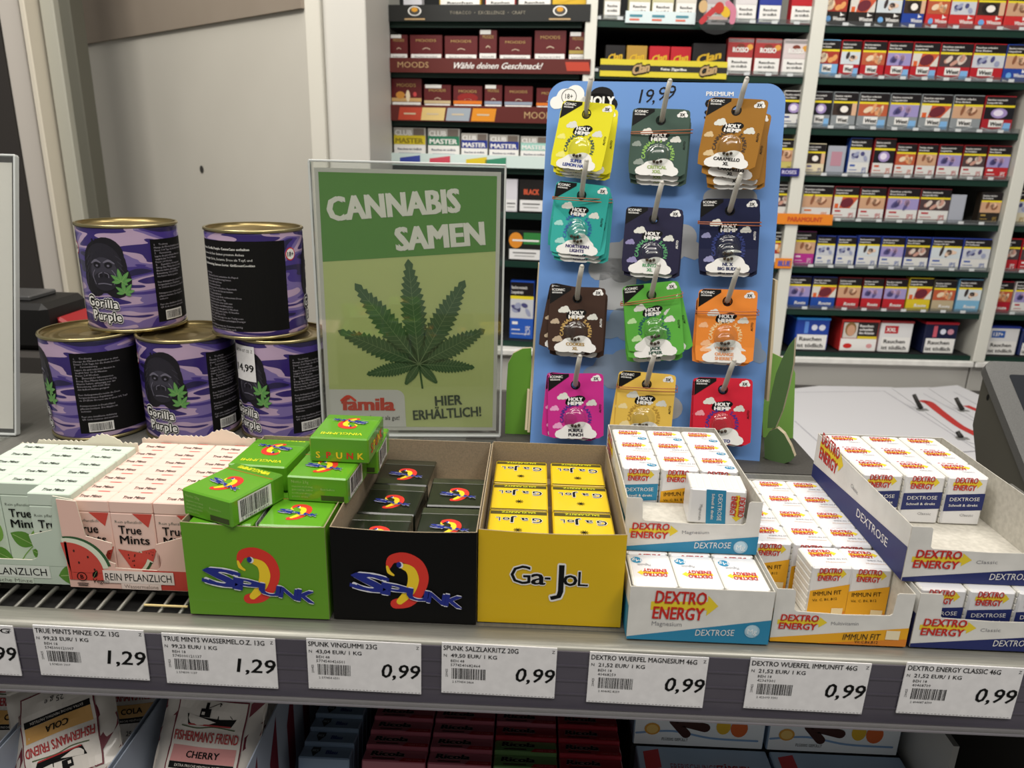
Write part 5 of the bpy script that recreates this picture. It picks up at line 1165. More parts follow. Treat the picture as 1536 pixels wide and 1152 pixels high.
# middle cabinet
row(BGR, 0, 15, [(906, 931, 'label', 0, 'c8c4b0', None, 'cream'), (943, 976, 'label', 0, 'c9c49a', None, 'pale green'), (978, 1011, 'label', 0, 'c9c49a', None, 'pale green'), (1014, 1045, 'label', 0, 'd8d4c8', None, 'white'), (1060, 1094, 'label', 0, 'd8c8c8', None, 'white'), (1103, 1136, 'label', 0, 'd8d4d4', None, 'white'), (1139, 1173, 'label', 0, '2c3c94', None, 'blue'), (1187, 1222, 'label', 0, 'b8202a', None, 'red')], 'top shelf', 'middle')
row(BGR, 1, 85, [(908, 938, 'clip', 0, '1d1b1c', None, 'black and gold', .052), (940, 971, 'clip', 0, 'b08a3a', None, 'gold', .052), (974, 1005, 'clip', 0, 'b81e2a', None, 'red and gold', .052), (1006, 1037, 'clip', 0, 'b81e2a', None, 'red and gold', .052), (1039, 1089, 'clip', 0, '1d1b1c', None, 'large black and gold', .060), (1091, 1130, 'label', 0, 'a83a3a', 'ROSSO', 'red and white', .072), (1132, 1172, 'label', 0, 'a83a3a', 'ROSSO', 'red and white', .072), (1175, 1213, 'label', 0, 'd8cccc', 'ROSSO', 'white', .072)], 'second shelf down', 'middle')
for k, py, pa, pb, bc, br, word, sh in ((2, 165, 1175, 1208, PW_, '2a3a7a', 'white and navy', 'third'), (3, 235, 1162, 1193, 'c8bc6a', '6a6a2a', 'yellowish', 'fourth'), (4, 300, 1158, 1189, PW_, 'd0502c', 'white and orange', 'fifth'), (5, 365, 1152, 1180, PW_, '4a8ab8', 'white and pale blue', 'sixth')):
    place(BGR, pa, pb, py, ZS[k], HP, 'jps', 5+k, '%s pack beside the blue board, right end of the %s shelf' % (word, sh), 'packs beside the blue board', br, bc, seed=k)
# left cabinet
LZ = [LFR.hit(730, y)[1] for y in (34, 110, 184, 253, 320, 392)]
def lh(pa, pb, pyt, pyb): m_ = (pa+pb)/2; return LFR.hit(m_, pyt)[1]-LFR.hit(m_, pyb)[1]
row(LFR, 0, 5, [(604, 632, 'plain', 0, 'dcdce2', None, 'white', .045), (658, 721, 'label', 0, 'c8a83a', None, 'yellow and white', .062), (727, 773, 'label', 0, 'a82a2a', None, 'red and white', .062), (777, 826, 'label', 0, 'dcd8d0', None, 'white', .062), (828, 886, 'clip', 0, 'd8b02a', None, 'yellow', .062)], 'top shelf', 'left', z=LZ[0]+.012)
def lrow(items, pyb, z, shelf, style, start=1):
    for n, (pa, pb, pyt, br, sd, word) in enumerate(items):
        place(LFR, pa, pb, (pyt+pyb)/2, z, lh(pa, pb, pyt, pyb), style, 0, '%s box, %s from left, %s of the left cabinet' % (word, ORD[n+start], shelf), 'boxes on the %s of the left cabinet' % shelf, br, br if style == 'club' else '4a1618', seed=sd, top=('4a1618' if style == 'moods' else 'bdbdb8'), nm='cigarillo_box', cat='cigarillo box')
lrow([(584, 611, 52, None, 3, 'narrow dark red'), (614, 663, 52, None, 0, 'dark red'), (666, 716, 53, None, 1, 'dark red'), (718, 745, 44, None, 3, 'tall narrow dark red'), (748, 797, 54, None, 1, 'dark red'), (801, 849, 44, None, 0, 'tall dark red'), (853, 880, 46, 'a8944a', 3, 'tall narrow dark red')], 89, LZ[1]+.022, 'second shelf down', 'moods')
lrow([(586, 632, 115, 'c9a46a', 4, 'tall dark red fruit-picture'), (635, 676, 124, 'c8b48a', 3, 'dark red'), (679, 723, 125, 'd8741c', 2, 'red and orange'), (726, 753, 123, '8f9bac', 3, 'narrow dark red'), (756, 799, 124, '8f9bac', 0, 'dark red'), (804, 846, 126, 'd8741c', 1, 'dark red')], 161, LZ[2]+.021, 'third shelf down', 'moods')
lrow([(590, 638, 196, 'd6c22e', 0, 'white and yellow'), (641, 689, 196, '2f7c5c', 0, 'white and green'), (691, 731, 202, '26368c', 0, 'white and blue'), (733, 778, 203, '26368c', 0, 'white and dark blue'), (780, 822, 204, '9fd0c4', 0, 'white and mint')], 248, LZ[3]+.004, 'fourth shelf down', 'club')
place(LFR, 757, 776, 290, LZ[4], .072, 'plain', 0, 'white tin between poster and blue board, on the fifth shelf', None, None, 'd4d2da', top='bdbac4', nm='cigarillo_box', cat='cigarillo box')
place(LFR, 778, 816, 290, LZ[4], .072, 'plain', 0, 'black tin with red lettering between poster and blue board', None, 'BLACK', '1c1918', top='2a2726', nm='cigarillo_box', cat='cigarillo box')
mb = cig(.078, .068, 'plain', 0, None, '1c1e1c'); a = Art(); a.ell(.018, .046, .016, .018, M('d88a2a', .5), 4, 20); a.rect(.036, .038, .04, .026, M('2f7c3a', .5), 4); a.rect(.010, .044, .062, .004, W_, 5); mb.art(a, (-.039, 0, 0), X_, Z_, eps=.0003)
o = mb.build('cigarillo_box', loc=LFR.w(LFR.hit(787, 360)[0], .004, LZ[5]+.0052)); o.rotation_euler = (0, 0, LFR.a); tag(o, 'black box with an orange disc between poster and blue board', 'cigarillo box')

# shelf-edge strips and talkers
def talker(fr, pxa, pxb, pya, pyb, mat, art_fn, name, label, cat='shelf strip', d=None):
    d = (-.016 if fr is LFR else -.006) if d is None else d
    xa, za = fr.hit(pxa, pyb); xb, zb = fr.hit(pxb, pya); zm = fr.hit((pxa+pxb)/2, (pya+pyb)/2)[1]; h = fr.hit((pxa+pxb)/2, pya)[1]-fr.hit((pxa+pxb)/2, pyb)[1]; w = xb-xa
    mb = MB(); mb.box(0, w, 0, .0012, 0, h, mat)
    if art_fn: a = Art(); art_fn(a, w, h); mb.art(a, (0, 0, 0), X_, Z_, eps=.0003)
    o = mb.build(name, loc=fr.w(xa, d, zm-h/2)); o.rotation_euler = (0, 0, fr.a); return tag(o, label, cat)
TAN = M('b89a6e', .5)
def s1(a, w, h): a.text('TOBACCO  •  EXCELLENCE  •  CRAFT', w*.52, h*.42, h*.2, M('8c8676', .5), 2, al='c', w=w*.36, res=1); [(a.ell(w*x, h*.62, w*.033, h*.3, W_, 2, 16), a.ell(w*x, h*.62, w*.026, h*.24, M('4a4640', .5), 3, 16), a.ell(w*x, h*.7, w*.016, h*.14, M('d89a2a', .5), 4, 12), a.rect(w*(x-.05), h*.08, w*.1, h*.1, TAN, 2)) for x in (.17, .86)]
talker(LFR, 574, 887, 9, 34, M('232423', .4), s1, 'shelf_strip', 'black shelf strip with two oval emblems on the left cabinet')
MR = M('5c2420', .4)
def s2(a, w, h): a.text('MOODS', w*.065, h*.33, h*.4, TAN, 2, w=w*.155); a.text('Wähle deinen Geschmack!', w*.335, h*.3, h*.42, W_, 2, w=w*.43, shear=.45, bold=.02); a.poly([(w*.89, h*.2), (w*1.0, h*.2), (w*.99, h*.8), (w*.88, h*.8)], M('b8402a', .5), 2)
talker(LFR, 581, 887, 89, 111, MR, s2, 'shelf_strip', 'upper dark red shelf strip with white handwriting on the left cabinet')
def s3(a, w, h):
    for x, c in ((.06, 'b8452e'), (.175, 'd8bd7c'), (.30, '9aa4ae'), (.425, 'd88a1c')): a.poly([(w*x, h*.05), (w*(x+.115), h*.05), (w*(x+.125), h*.85), (w*(x+.01), h*.85)], M(c, .5), 2); a.rect(w*(x+.03), h*.4, w*.06, h*.1, M('c9b89a', .5), 3)
    a.text('MOODS', w*.685, h*.28, h*.42, TAN, 2, w=w*.155)
talker(LFR, 583, 887, 160, 184, MR, s3, 'shelf_strip', 'lower dark red shelf strip with four coloured fields on the left cabinet')
def s4(a, w, h):
    for x, c in ((.08, '3a4aa0'), (.27, 'c8485a'), (.5, 'd8c02a'), (.62, '3a8a6a')): a.poly([(w*x, h*.1), (w*(x+.13), h*.3), (w*(x+.13), h*.85), (w*x, h*.6)], M(c, .5), 2)
talker(LFR, 585, 822, 232, 250, M('cfe0dc', .4), s4, 'shelf_strip', 'white shelf strip with slanted coloured fields, top of the poster behind')
def s5(a, w, h): a.rect(0, h*.33, w, h*.34, M('262624', .5), 1); a.text('Feine Zigarillos', w*.58, h*.42, h*.14, W_, 2, al='c', w=w*.2, bold=.05); [a.text('Clan', w*x, h*.24, h*.5, TAN, 3, al='c', w=w*.13, rot=12, bold=.08, shear=.3, out=(K_, .08)) for x in (.32, .85)]
talker(BGR, 899, 1091, 91, 117, M('d8c838', .4), s5, 'shelf_strip', 'yellow and black shelf strip above the blue board')
def s6(a, w, h): [(a.rect(w*x, h*.5, w*.18, h*.2, M('4a8a9a', .5), 2), a.rect(w*x, h*.2, w*.14, h*.16, M('d8705a', .5), 2)) for x in (.06, .38, .72)]
talker(BGR, 937, 1043, 18, 36, M('d6e4e6', .4), s6, 'shelf_strip', 'pale blue shelf strip below the pale packs of the middle cabinet')
ORG = M('e88a2c', .4)
talker(BGR, 1161, 1246, 320, 336, ORG, lambda a, w, h: a.text('PARAMOUNT', w*.5, h*.28, h*.42, M('c8502a', .5), 2, al='c', w=w*.62, bold=.05), 'shelf_strip', 'orange shelf strip across the white post right of the blue board', d=-.016)
talker(BGR, 1158, 1185, 386, 401, ORG, lambda a, w, h: a.text('BLUE', w*.55, h*.25, h*.5, M('5a5ab0', .5), 2, al='c', w=w*.7, bold=.08), 'shelf_strip', 'short orange strip with blue letters right of the blue board', d=-.016)
talker(BGR, 1164, 1196, 252, 264, M('2c2a7c', .4), lambda a, w, h: a.text('ROSES', w*.5, h*.28, h*.45, M('c8c4e0', .5), 2, al='c', w=w*.7, bold=.05), 'shelf_strip', 'violet shelf strip beside the blue board', d=-.016)
# round clear wobbler hanging in front of the middle cabinet
x_, z_ = BGR.hit(1070, 27); mb = MB()
mb.box(-.001, .001, 0, .02, -.01, -.008, CLEAR)
a = Art(); a.ell(0, 0, .042, .036, clear_mat('clear_disc', (.75, .76, .77), .12, .2), 0, 32)
a.band([(-.03, -.012), (-.012, .006), (.002, .016)], .011, M('b8343a', .5), 1); a.ell(.003, .014, .010, .011, M('b83428', .5), 2, 14); a.ell(.016, .007, .009, .012, M('d8b02a', .5), 1, 14, rot=40); a.band([(.020, .022), (.032, .010), (.032, -.010)], .012, M('c87a90', .5), 1)
a.rect(-.02, -.008, .042, .006, M('b89a94', .5), 1); a.rect(-.018, -.017, .036, .004, M('7a7a7a', .5), 1); a.ell(-.03, .016, .009, .012, M('c9a878', .5), 1, 12)
mb.art(a, (0, 0, 0), X_, Z_, eps=.0004); o = mb.build('shelf_wobbler', loc=BGR.w(x_, -.03, z_)); o.rotation_euler = (0, 0, BGR.a); tag(o, 'round clear shelf wobbler with red and yellow shapes', 'shelf wobbler')
# big boxes on the lowest shelf
def tobacco_box(pxa, pxb, pyt, pyb, style, label, body, top, dep=.07, dy=0.0):
    xa, z0 = BGR.hit(pxa, pyb); xb, _ = BGR.hit(pxb, pyb); w = xb-xa; z0 = ZS[7]+.0052; h = BGR.hit(pxa, pyt)[1]-z0
    t = thing('tobacco_box', label, 'tobacco box', BGR.w((xa+xb)/2, .01+dy, z0), (0, 0, BGR.a), 'large tobacco boxes on the bottom shelf')
    mb = MB(); mb.box(-w/2, w/2, 0, dep, 0, h*.94, M(body, .4, 0, .3), .002); a = Art()
    if style == 'label':
        a.rect(w*.06, h*.02, w*.9, h*.46, W_, 1); a.text('Rauchen', w*.14, h*.29, h*.12, K_, 2, w=w*.66, bold=.03); a.text('ist tödlich', w*.1, h*.09, h*.12, K_, 2, w=w*.76, bold=.03)
        if body == 'dcdcdc': a.rect(w*.12, h*.60, w*.42, h*.24, M('2a5aa8' if top.startswith('2') else 'b8242c', .5), 1); a.text('137+' if top.startswith('2') else 'XXL', w*.17, h*.66, h*.12, W_, 2, w=w*.3, bold=.05)
        else: a.rect(w*.25, h*.52, w*.12, h*.36, M('5a8ad8' if body == '1c3f9c' else 'c85a6a', .5), 1); a.ell(w*.55, h*.7, w*.09, h*.09, M('d8dce8', .5), 1, 12); a.ell(w*.78, h*.7, w*.1, h*.09, M('d8dce8' if body == '1c3f9c' else 'c88a9a', .5), 1, 12)
    else:
        a.rect(w*.03, h*.42, w*.94, h*.5, M('241c1c', .5), 1); a.rect(w*.05, h*.42, w*.38, h*.48, M('cfc8c0', .5), 2); a.ell(w*.25, h*.66, w*.11, h*.18, M('c89a7c', .5), 4, 14); a.ell(w*.24, h*.70, w*.15, h*.22, M('8c6a3c', .5), 3, 14)
        a.text('Rauchen', w*.48, h*.77, h*.08, W_, 2, w=w*.36, bold=.04); a.text('schadet', w*.48, h*.66, h*.08, W_, 2, w=w*.36, bold=.04); a.text('den Arterien', w*.48, h*.55, h*.08, W_, 2, w=w*.4, bold=.04); a.rect(w*.45, h*.40, w*.52, h*.08, M('d8c02a', .5), 2)
        a.rect(w*.02, h*.02, w*.96, h*.38, W_, 1); a.ell(w*.22, h*.17, w*.12, h*.08, RED, 2, 14); a.ell(w*.8, h*.18, w*.08, h*.07, M('d89a9a', .5), 2, 14)
    mb.art(a, (-w/2, 0, 0), X_, Z_, eps=.0003); mb.build('tin_body', t)
    mb = MB(); mb.box(-w/2-.001, w/2+.001, -.001, dep+.001, h*.92, h, M(top, .35, 0, .4), .002); mb.build('lid', t)
tobacco_box(1192, 1242, 477, 525, 'label', 'blue tobacco tin at the left of the bottom shelf', '1c3f9c', '2a86d8')
tobacco_box(1260, 1316, 480, 527, 'pic', 'red and white tobacco tin with a face picture on the bottom shelf', 'b82c2a', 'c8322c', dy=.0)
tobacco_box(1319, 1367, 482, 528, 'label', 'white tobacco tin with red mark on the bottom shelf', 'dcdcdc', '8c2a2c')
tobacco_box(1385, 1434, 484, 530, 'label', 'navy tobacco tin with red lid on the bottom shelf', '161c3c', 'a8202c')
tobacco_box(1479, 1526, 490, 535, 'label', 'white tobacco tin with blue mark in the far right cabinet', 'dcdcdc', '26368c')
tobacco_box(1530, 1577, 495, 538, 'label', 'navy tobacco tin cut off by the right photo edge', '1c2a5c', '2a3a8c')
xa, za = LFR.hit(762, 515); mb = cig(LFR.hit(797, 515)[0]-xa, LFR.hit(780, 425)[1]-(ZS[7]+.005), 'jps', 6, 'e8e8e8', '2a5ab8', 3, '2a5ac8')
o = mb.build('tobacco_box', loc=LFR.w((xa+LFR.hit(797, 515)[0])/2, .02, ZS[7]+.0072)); o.rotation_euler = (0, 0, LFR.a); tag(o, 'blue and yellow tobacco pouch box between poster and blue board', 'tobacco box')

# ================================================================== desk: sheets and clips
PAP = M('cfcfd2', .7)
def sheet(pxs, z, label, art_px=None):
    P = [pz(x, y, z) for x, y in pxs]; c = sum(P, Vector())/len(P); c.z = z
    mb = MB(); n = len(P); up_ = [p-c+Z_*.0006 for p in P]; dn = [p-c for p in P]
    mb.add(up_, [tuple(range(n))], PAP); mb.add(dn, [tuple(range(n))[::-1]], PAP); mb.add(up_+dn, [(i, (i+1) % n, n+(i+1) % n, n+i) for i in range(n)], PAP)
    for pts, w, mat, l in (art_px or []):
        a = Art(); q = [pz(x, y, z)-c for x, y in pts]; a.band([(v.x, v.y) for v in q], w, mat, l, cap=False); mb.art(a, (0, 0, .0006), X_, Y_, eps=.0002)
    o = mb.build('paper_sheet', loc=c); return tag(o, label, 'paper sheet', 'white paper sheets on the desk')
LN = M('9a9aa2', .7); RB = M('b8302c', .6)
sheet([(1100, 720), (1246, 760), (1340, 760), (1480, 715), (1600, 640), (1337, 581), (1228, 579), (1130, 590)], ZD-.0005, 'large white sheet lying on the desk beside the green stand', [([(1194, 589), (1326, 587)], .0016, LN, 1), ([(1326, 587), (1470, 678)], .0020, LN, 1), ([(1192, 632), (1240, 675)], .0020, LN, 1), ([(1440, 679), (1480, 676)], .003, M('6a6a72', .7), 1)])
sheet([(1337, 582), (1395, 581), (1600, 690), (1560, 700), (1450, 662)], ZD+.0008, 'narrow white sheet with red stripe, second from the left on the desk', [([(1385, 591), (1475, 640)], .0020, LN, 1), ([(1381, 603), (1392, 604), (1410, 618), (1440, 640), (1470, 655), (1490, 668)], [.012, .022, .020, .018, .022, .02], RB, 2)])
sheet([(1392, 582), (1436, 578), (1620, 660), (1580, 690), (1480, 640)], ZD+.0020, 'white sheet with red stripe nearest the grey monitor', [([(1430, 588), (1470, 610)], .0020, LN, 1), ([(1449, 609), (1480, 622)], .016, RB, 2)])
def clip(pa, pb, lab):
    p0 = pz(*pb, ZD+.004); p1 = pyy(pa[0], pa[1], p0.y+.01); mb = MB()
    mb.tube([Vector((0, 0, 0)), (p1-p0)*.5+Vector((0, .002, 0)), p1-p0], [.005, .0045, .004], M('23211d', .5), 8); mb.box(-.008, .014, -.006, .006, -.0045, -.001, M('8a8a88', .4, .3), .001)
    o = mb.build('paper_clamp', loc=p0); tag(o, lab, 'paper clamp', 'black clamps on the desk sheets')
clip((1371, 592), (1382, 613), 'black clamp standing on the sheets at the upper left end of the red stripe')
clip((1434, 597), (1444, 615), 'black clamp standing on the sheets nearer the grey monitor')
clip((1436, 647), (1442, 656), 'small black clamp lying below the red stripe')

# ================================================================== till monitor at the right
MG = noise_mat('monitor_shell', '6f6f6d', '7b7b79', 900, .45, metal=.5); DM = M('57554c', .5)
top = pyy(1474, 541, .80); bot_dir = None
tl = R(52)
ml = Vector((0, -math.sin(tl), -math.cos(tl)))           # down the screen
mx = Vector((math.cos(R(0)), math.sin(R(0)), 0)); mn = mx.cross(-ml)
t = thing('till_monitor', 'grey till monitor leaning back at the right edge, dark screen with a yellow sticker', 'monitor', (top.x, top.y, ZD))
o0 = top-Vector((top.x, top.y, ZD))
def rrect(w, h, r): 
    P = []
    for cx, cy, a0 in ((w-r, -r, 0), (r, -r, 90), (r, -h+r, 180), (w-r, -h+r, 270)): P += [(cx+r*math.cos(R(a0+15*i)), cy+r*math.sin(R(a0+15*i))) for i in range(7)]
    return P
MWI, MHI = .30, .255
mb = MB(); mb.prism(rrect(MWI, MHI, .012), o0, mx, -ml, .010, MG, MG); mb.build('bezel', t)
mb = MB(); mb.prism(rrect(MWI-.044, MHI-.044, .003), o0+mx*.022+ml*.018+mn*.0004, mx, -ml, .0004, M('24272c', .15, 0, .5), M('17181a')); a = Art()
a.rect(.022, -.040, .03, .026, W_, 1); a.ell(.037, -.027, .011, .011, M('d8b84a', .5), 2, 20); a.ell(.037, -.027, .008, .008, M('c9a23a', .5), 3, 20)
mb.art(a, o0+mx*.018+ml*.022+mn*.0004, mx, -ml, eps=.0003); mb.build('screen', t)
def atx(px, py, x): d = ray(px, py); return CC+d*(x/d.x)-Vector((top.x, top.y, ZD))
xs = top.x+.004
fr1, fr2 = o0-mn*.010+mx*.004+ml*.008, o0-mn*.010+mx*.004+ml*(MHI-.006)
P = [fr1, fr2, atx(1490, 716, xs+.02), atx(1476, 703, xs+.008), atx(1459, 637, xs)]
P = [Vector((xs-top.x, p.y, p.z)) for p in P]; P2 = [p+mx*(MWI-.008) for p in P]; n = len(P); mb = MB()
mb.add(P+P2, [tuple(range(n)), tuple(range(n, 2*n))[::-1]]+[((i+1) % n, i, n+i, n+(i+1) % n) for i in range(n)], DM)
n1 = mn
a = Art().ell(0, 0, .0022, .0035, M('0a0a0a', .8), 1, 14); mb.art(a, atx(1482, 596, xs), Y_*-1, Z_, eps=.0004); mb.build('housing', t)
mb = MB(); c = (P[3]+P2[3])/2; mb.box(c.x-.05, c.x+.05, c.y-.04, c.y+.02, 0.0, c.z+.03, DM, .004); mb.build('stand', t)

# dark printer and red object behind the tins, far left
p0 = pyy(58, 505, 1.0); 
t = thing('receipt_printer', 'black device with red part behind the tins at the far left', 'device', (p0.x, p0.y, p0.z-.01))
mb = MB(); mb.box(-.10, .042, -.04, .06, 0, .065, M('131211', .5), .008); mb.build('body', t)
mb = MB(); mb.box(.042, .068, -.02, .05, .0, .038, M('8c1a1e', .5), .004, T=lambda p: (p[0], p[1], p[2]-(p[0]-.042)*.6+.008)); mb.build('red_cover', t)
mb = MB(); mb.box(-.06, .01, -.02, .04, .065, .072, M('4a4a4a', .3), .002); mb.build('top_slot', t)
mb = MB(); mb.box(-.25, .25, -.07, .12, -.30, -.001, M('3d3a37', .6)); mb.v = [(v[0]+p0.x-.02, v[1]+p0.y, v[2]+p0.z-.01) for v in mb.v]; o = mb.build('side_counter'); tag(o, 'dark side counter behind the tins carrying the black device', 'counter')

# ================================================================== lower shelf goods
ZL = -.30
# liquorice stick and herb candy packs, standing on edge, seen from above
def low_pack(kind, w):
    base = {'blue': M('70849c', .3, 0, .6), 'rose': M('9c5462', .3, 0, .6), 'red': M('8e2430', .3, 0, .6), 'green': M('5a7c4a', .3, 0, .6)}[kind]
    t = thing('candy_pack', '', 'candy pack'); d, h = .0135, .085
    mb = MB(); mb.box(-w/2, w/2, 0, d, 0, h, base, .0008)
    a = Art(); n = Art()
    if kind == 'blue':
        pts = [(w*.36, d*.92), (w*.20, d*.92), (w*.19, d*.6), (w*.28, d*.1), (w*.37, d*.6)]; a.poly([(x, y-.0) for x, y in pts], M('14181c', .4), 1); a.text('WICK', w*.28, d*.5, d*.2, M('8a949c', .5), 2, al='c', w=w*.13, bold=.04); a.text('Blau', w*.5, d*.35, d*.32, M('1c2c6c', .5), 1, w=w*.22, bold=.06)
    else:
        a.text('Ricola', w*.12, d*.40, d*.40, K_, 3, w=w*.52, bold=.06, shear=.12, out=(M('a98a8a' if kind != 'green' else '8a9a7a', .5), .05)); a.rect(w*.15, d*.16, w*.36, d*.1, M('3a1a1c', .5), 1)
        a.poly([(w*.58, 0), (w*.99, 0), (w*.99, d*.3), (w*.64, d*.3)], M('a01824', .4), 1); a.text('OHNE ZUCKER', w*.67, d*.08, d*.12, M('c88a8a', .5), 2, w=w*.28, res=1)
    mb.art(a, (-w/2, 0, h), X_, Y_)
    f = Art(); f.text('Ricola' if kind != 'blue' else 'WICK', w*.2, h*.6, .008, K_, 1, w=w*.6, bold=.05); mb.art(f, (-w/2, 0, 0), X_, Z_)
    mb.build('carton', t); return t
LP = {'blue': low_pack('blue', .036), 'rose': low_pack('rose', .0445), 'red': low_pack('red', .0445), 'green': low_pack('green', .0445)}
lu = set()
def lput(kind, x, y, z, lab):
    o = LP[kind]
    if kind in lu: dup(o, lab, (x, y, z), (R(-12), 0, 0), kind+' candy packs on the lower shelf')
    else: lu.add(kind); o['label'] = lab; o.location = (x, y, z); o.rotation_euler = (R(-12), 0, 0); o['group'] = kind+' candy packs on the lower shelf'
# a slanted display block carries them
t = thing('product_riser', 'dark slanted riser under the candy packs on the lower shelf', 'riser', (-.03, .40, ZL))
mb = MB(); mb.box(-.13, .115, -.04, .12, .0, .066, M('1c1b1b', .8)); mb.build('block', t)
COLS = [(-.1355, ['blue']*6, 'blue left-hand'), (-.0865, ['rose']*6, 'first'), (-.0405, ['rose']*6, 'second'), (.0055, ['green', 'green', 'red', 'rose', 'rose', 'rose'], 'third'), (.0515, ['red']*6, 'fourth')]
for x, kinds, cn in COLS:
    for k, kd in enumerate(kinds):
        lput(kd, x, .393+k*.0140, ZL+.0690+.0028, '%s candy pack on the lower shelf, %s column, %s from the front' % ({'blue': 'blue', 'rose': 'dull rose', 'red': 'dark red', 'green': 'green'}[kd], cn, ORD[k+1]))
# chocolate stick cartons
def choco(loc, label, w=.097, d=.060, h=.036):
    t = thing('chocolate_box', label, 'chocolate box', loc, (0, 0, 0), 'chocolate stick boxes on the lower shelf')
    mb = MB(); mb.box(-w/2, w/2, 0, d, 0, h, M('8fa6bf', .4, 0, .3), .0008); a = Art(); PB = M('dce2e6', .4)
    a.rect(.0008, .0008, w-.0016, h-.0016, PB, 1)
    a.ell(w*.14, h*.42, w*.06, h*.15, M('c8923a', .5), 3, 16); a.ell(w*.14, h*.42, w*.045, h*.11, M('dab86a', .5), 4, 16)
    CH = M('3a1c14', .4); a.band([(w*.30, h*.64), (w*.40, h*.32)], h*.2, CH, 3); a.band([(w*.36, h*.62), (w*.54, h*.50)], h*.22, CH, 3)
    a.ell(w*.68, h*.55, w*.055, h*.2, M('d0a82c', .5), 3, 16); a.ell(w*.80, h*.52, w*.065, h*.22, M('c8602a', .5), 4, 16); leaf_shape(a, w*.70, h*.76, w*.09, h*.14, 10, M('3f6a2c', .5), 5)
    a.band([(.002, h*.30), (w*.3, h*.38), (w*.6, h*.24), (w*.95, h*.22)], h*.05, M('7a9ac0', .4), 2); a.text('FLÜSSIG GEFÜLLT', w*.22, h*.14, h*.07, K_, 3, w=w*.2)
    a.poly([(w*.03, h*.84), (w*.16, h*.90), (w*.16, h*.98), (w*.03, h*.98)], RED, 3); a.text('Orange-Zitrone', w*.24, h*.86, h*.08, M('b06a4a', .5), 3, w=w*.18)
    mb.art(a, (-w/2, 0, 0), X_, Z_)
    b = Art(); b.rect(.0008, .0008, w-.0016, d-.0016, M('9ab0c8', .4), 1); b.poly([(w*.05, d*.6), (w*.17, d*.66), (w*.17, d*.95), (w*.05, d*.9)], M('b02830', .4), 2); b.text('ERFRISCHUNGS', w*.24, d*.62, d*.11, M('8a4a5a', .5), 2, w=w*.34); b.text('STÄBCHEN', w*.585, d*.62, d*.11, M('8c2430', .5), 2, w=w*.24, bold=.05); b.text('Orange-Zitrone', w*.24, d*.5, d*.06, M('8a4a3a', .5), 2, w=w*.2)
    b.ell(w*.62, d*.28, w*.05, d*.1, M('d0b02c', .5), 3, 16); b.band([(w*.66, d*.26), (w*.8, d*.3)], d*.1, CH, 2)
    mb.art(b, (-w/2, 0, h), X_, Y_); mb.build('carton', t); return t
for i, (x, s_) in enumerate(((.1345, 'left'), (.2340, 'right'))):
    choco((x, .4540, ZL+.139), 'white and blue chocolate stick box, %s column, standing upright at the back' % s_)
    choco((x+.002, .3930, ZL+.103), 'white and blue chocolate stick box, %s column, lower one in front' % s_)
t = thing('product_riser', 'dark riser under the chocolate boxes on the lower shelf', 'riser', (.185, .44, ZL)); mb = MB(); mb.box(-.10, .10, -.047, .12, 0, .1025, M('1c1b1b', .8)); mb.box(-.10, .10, .0135, .12, .1025, .1385, M('1c1b1b', .8)); mb.build('block', t)
mb = MB(); mb.box(0, .004, -.02, .16, 0, .19, M('8a8a88', .5), mats={'-x': M('c9c9c6', .5)}); o = mb.build('shelf_divider', loc=(.291, .43, ZL)); tag(o, 'white divider panel right of the chocolate boxes on the lower shelf', 'divider')
# lozenge trays and bags
TRB = M('9aa4b4', .6); MAR = M('6a1c2c', .5)
def bag_tray(x0, x1, label, fl=.06):
    t = thing('bag_tray', label, 'display tray', (x0, .345, ZL+.001)); W = x1-x0; D = .15; H = .195
    for xx, nx in ((0, 0), (W-.0008, 1)):
        mb = MB(); mb.box(xx, xx+.0008, 0, D, 0, H, TRB)
        a = Art()
        if nx:
            for k in range(4): a.poly([(.01+k*.035, .10), (.025+k*.035, .125), (.028+k*.035, .19), (.012+k*.035, .165)], MAR, 1)
            a.rect(0, .02, D, .03, M('3a4a6c', .5), 1); mb.art(a, (W, 0, 0), Y_, Z_)
        mb.build('side_panel', t)
    mb = MB(); mb.box(.0008, W-.0008, 0, .0008, 0, .08, TRB); a = Art()
    for k in range(8): a.poly([(k*W/8, .01), (k*W/8+.006, .01), (k*W/8+.011, .075), (k*W/8+.005, .075)], MAR, 1)
    mb.art(a, (0, 0, 0), X_, Z_); mb.build('front_panel', t)
    mb = MB(); mb.box(0, W, D, D+.0008, 0, H, M('7a6a50', .8)); 
    for k in range(30): mb.box(W*k/30, W*k/30+W/60, D-.0008, D, .1, H, M('6a5b44', .8))
    mb.build('back_panel', t); mb = MB(); mb.box(.0008, W-.0008, .0008, D, 0, fl, M('4a4238', .8)); mb.build('base', t)
bag_tray(-.2475, -.1660, 'pale blue card tray of cherry lozenge bags on the lower shelf')
bag_tray(-.3260, -.2500, 'pale blue card tray with the upside-down cola lozenge bag')
bag_tray(-.4050, -.3285, 'pale blue card tray cut off at the left edge of the lower shelf')
BAGW = M('c9c3bb', .35, 0, .5)
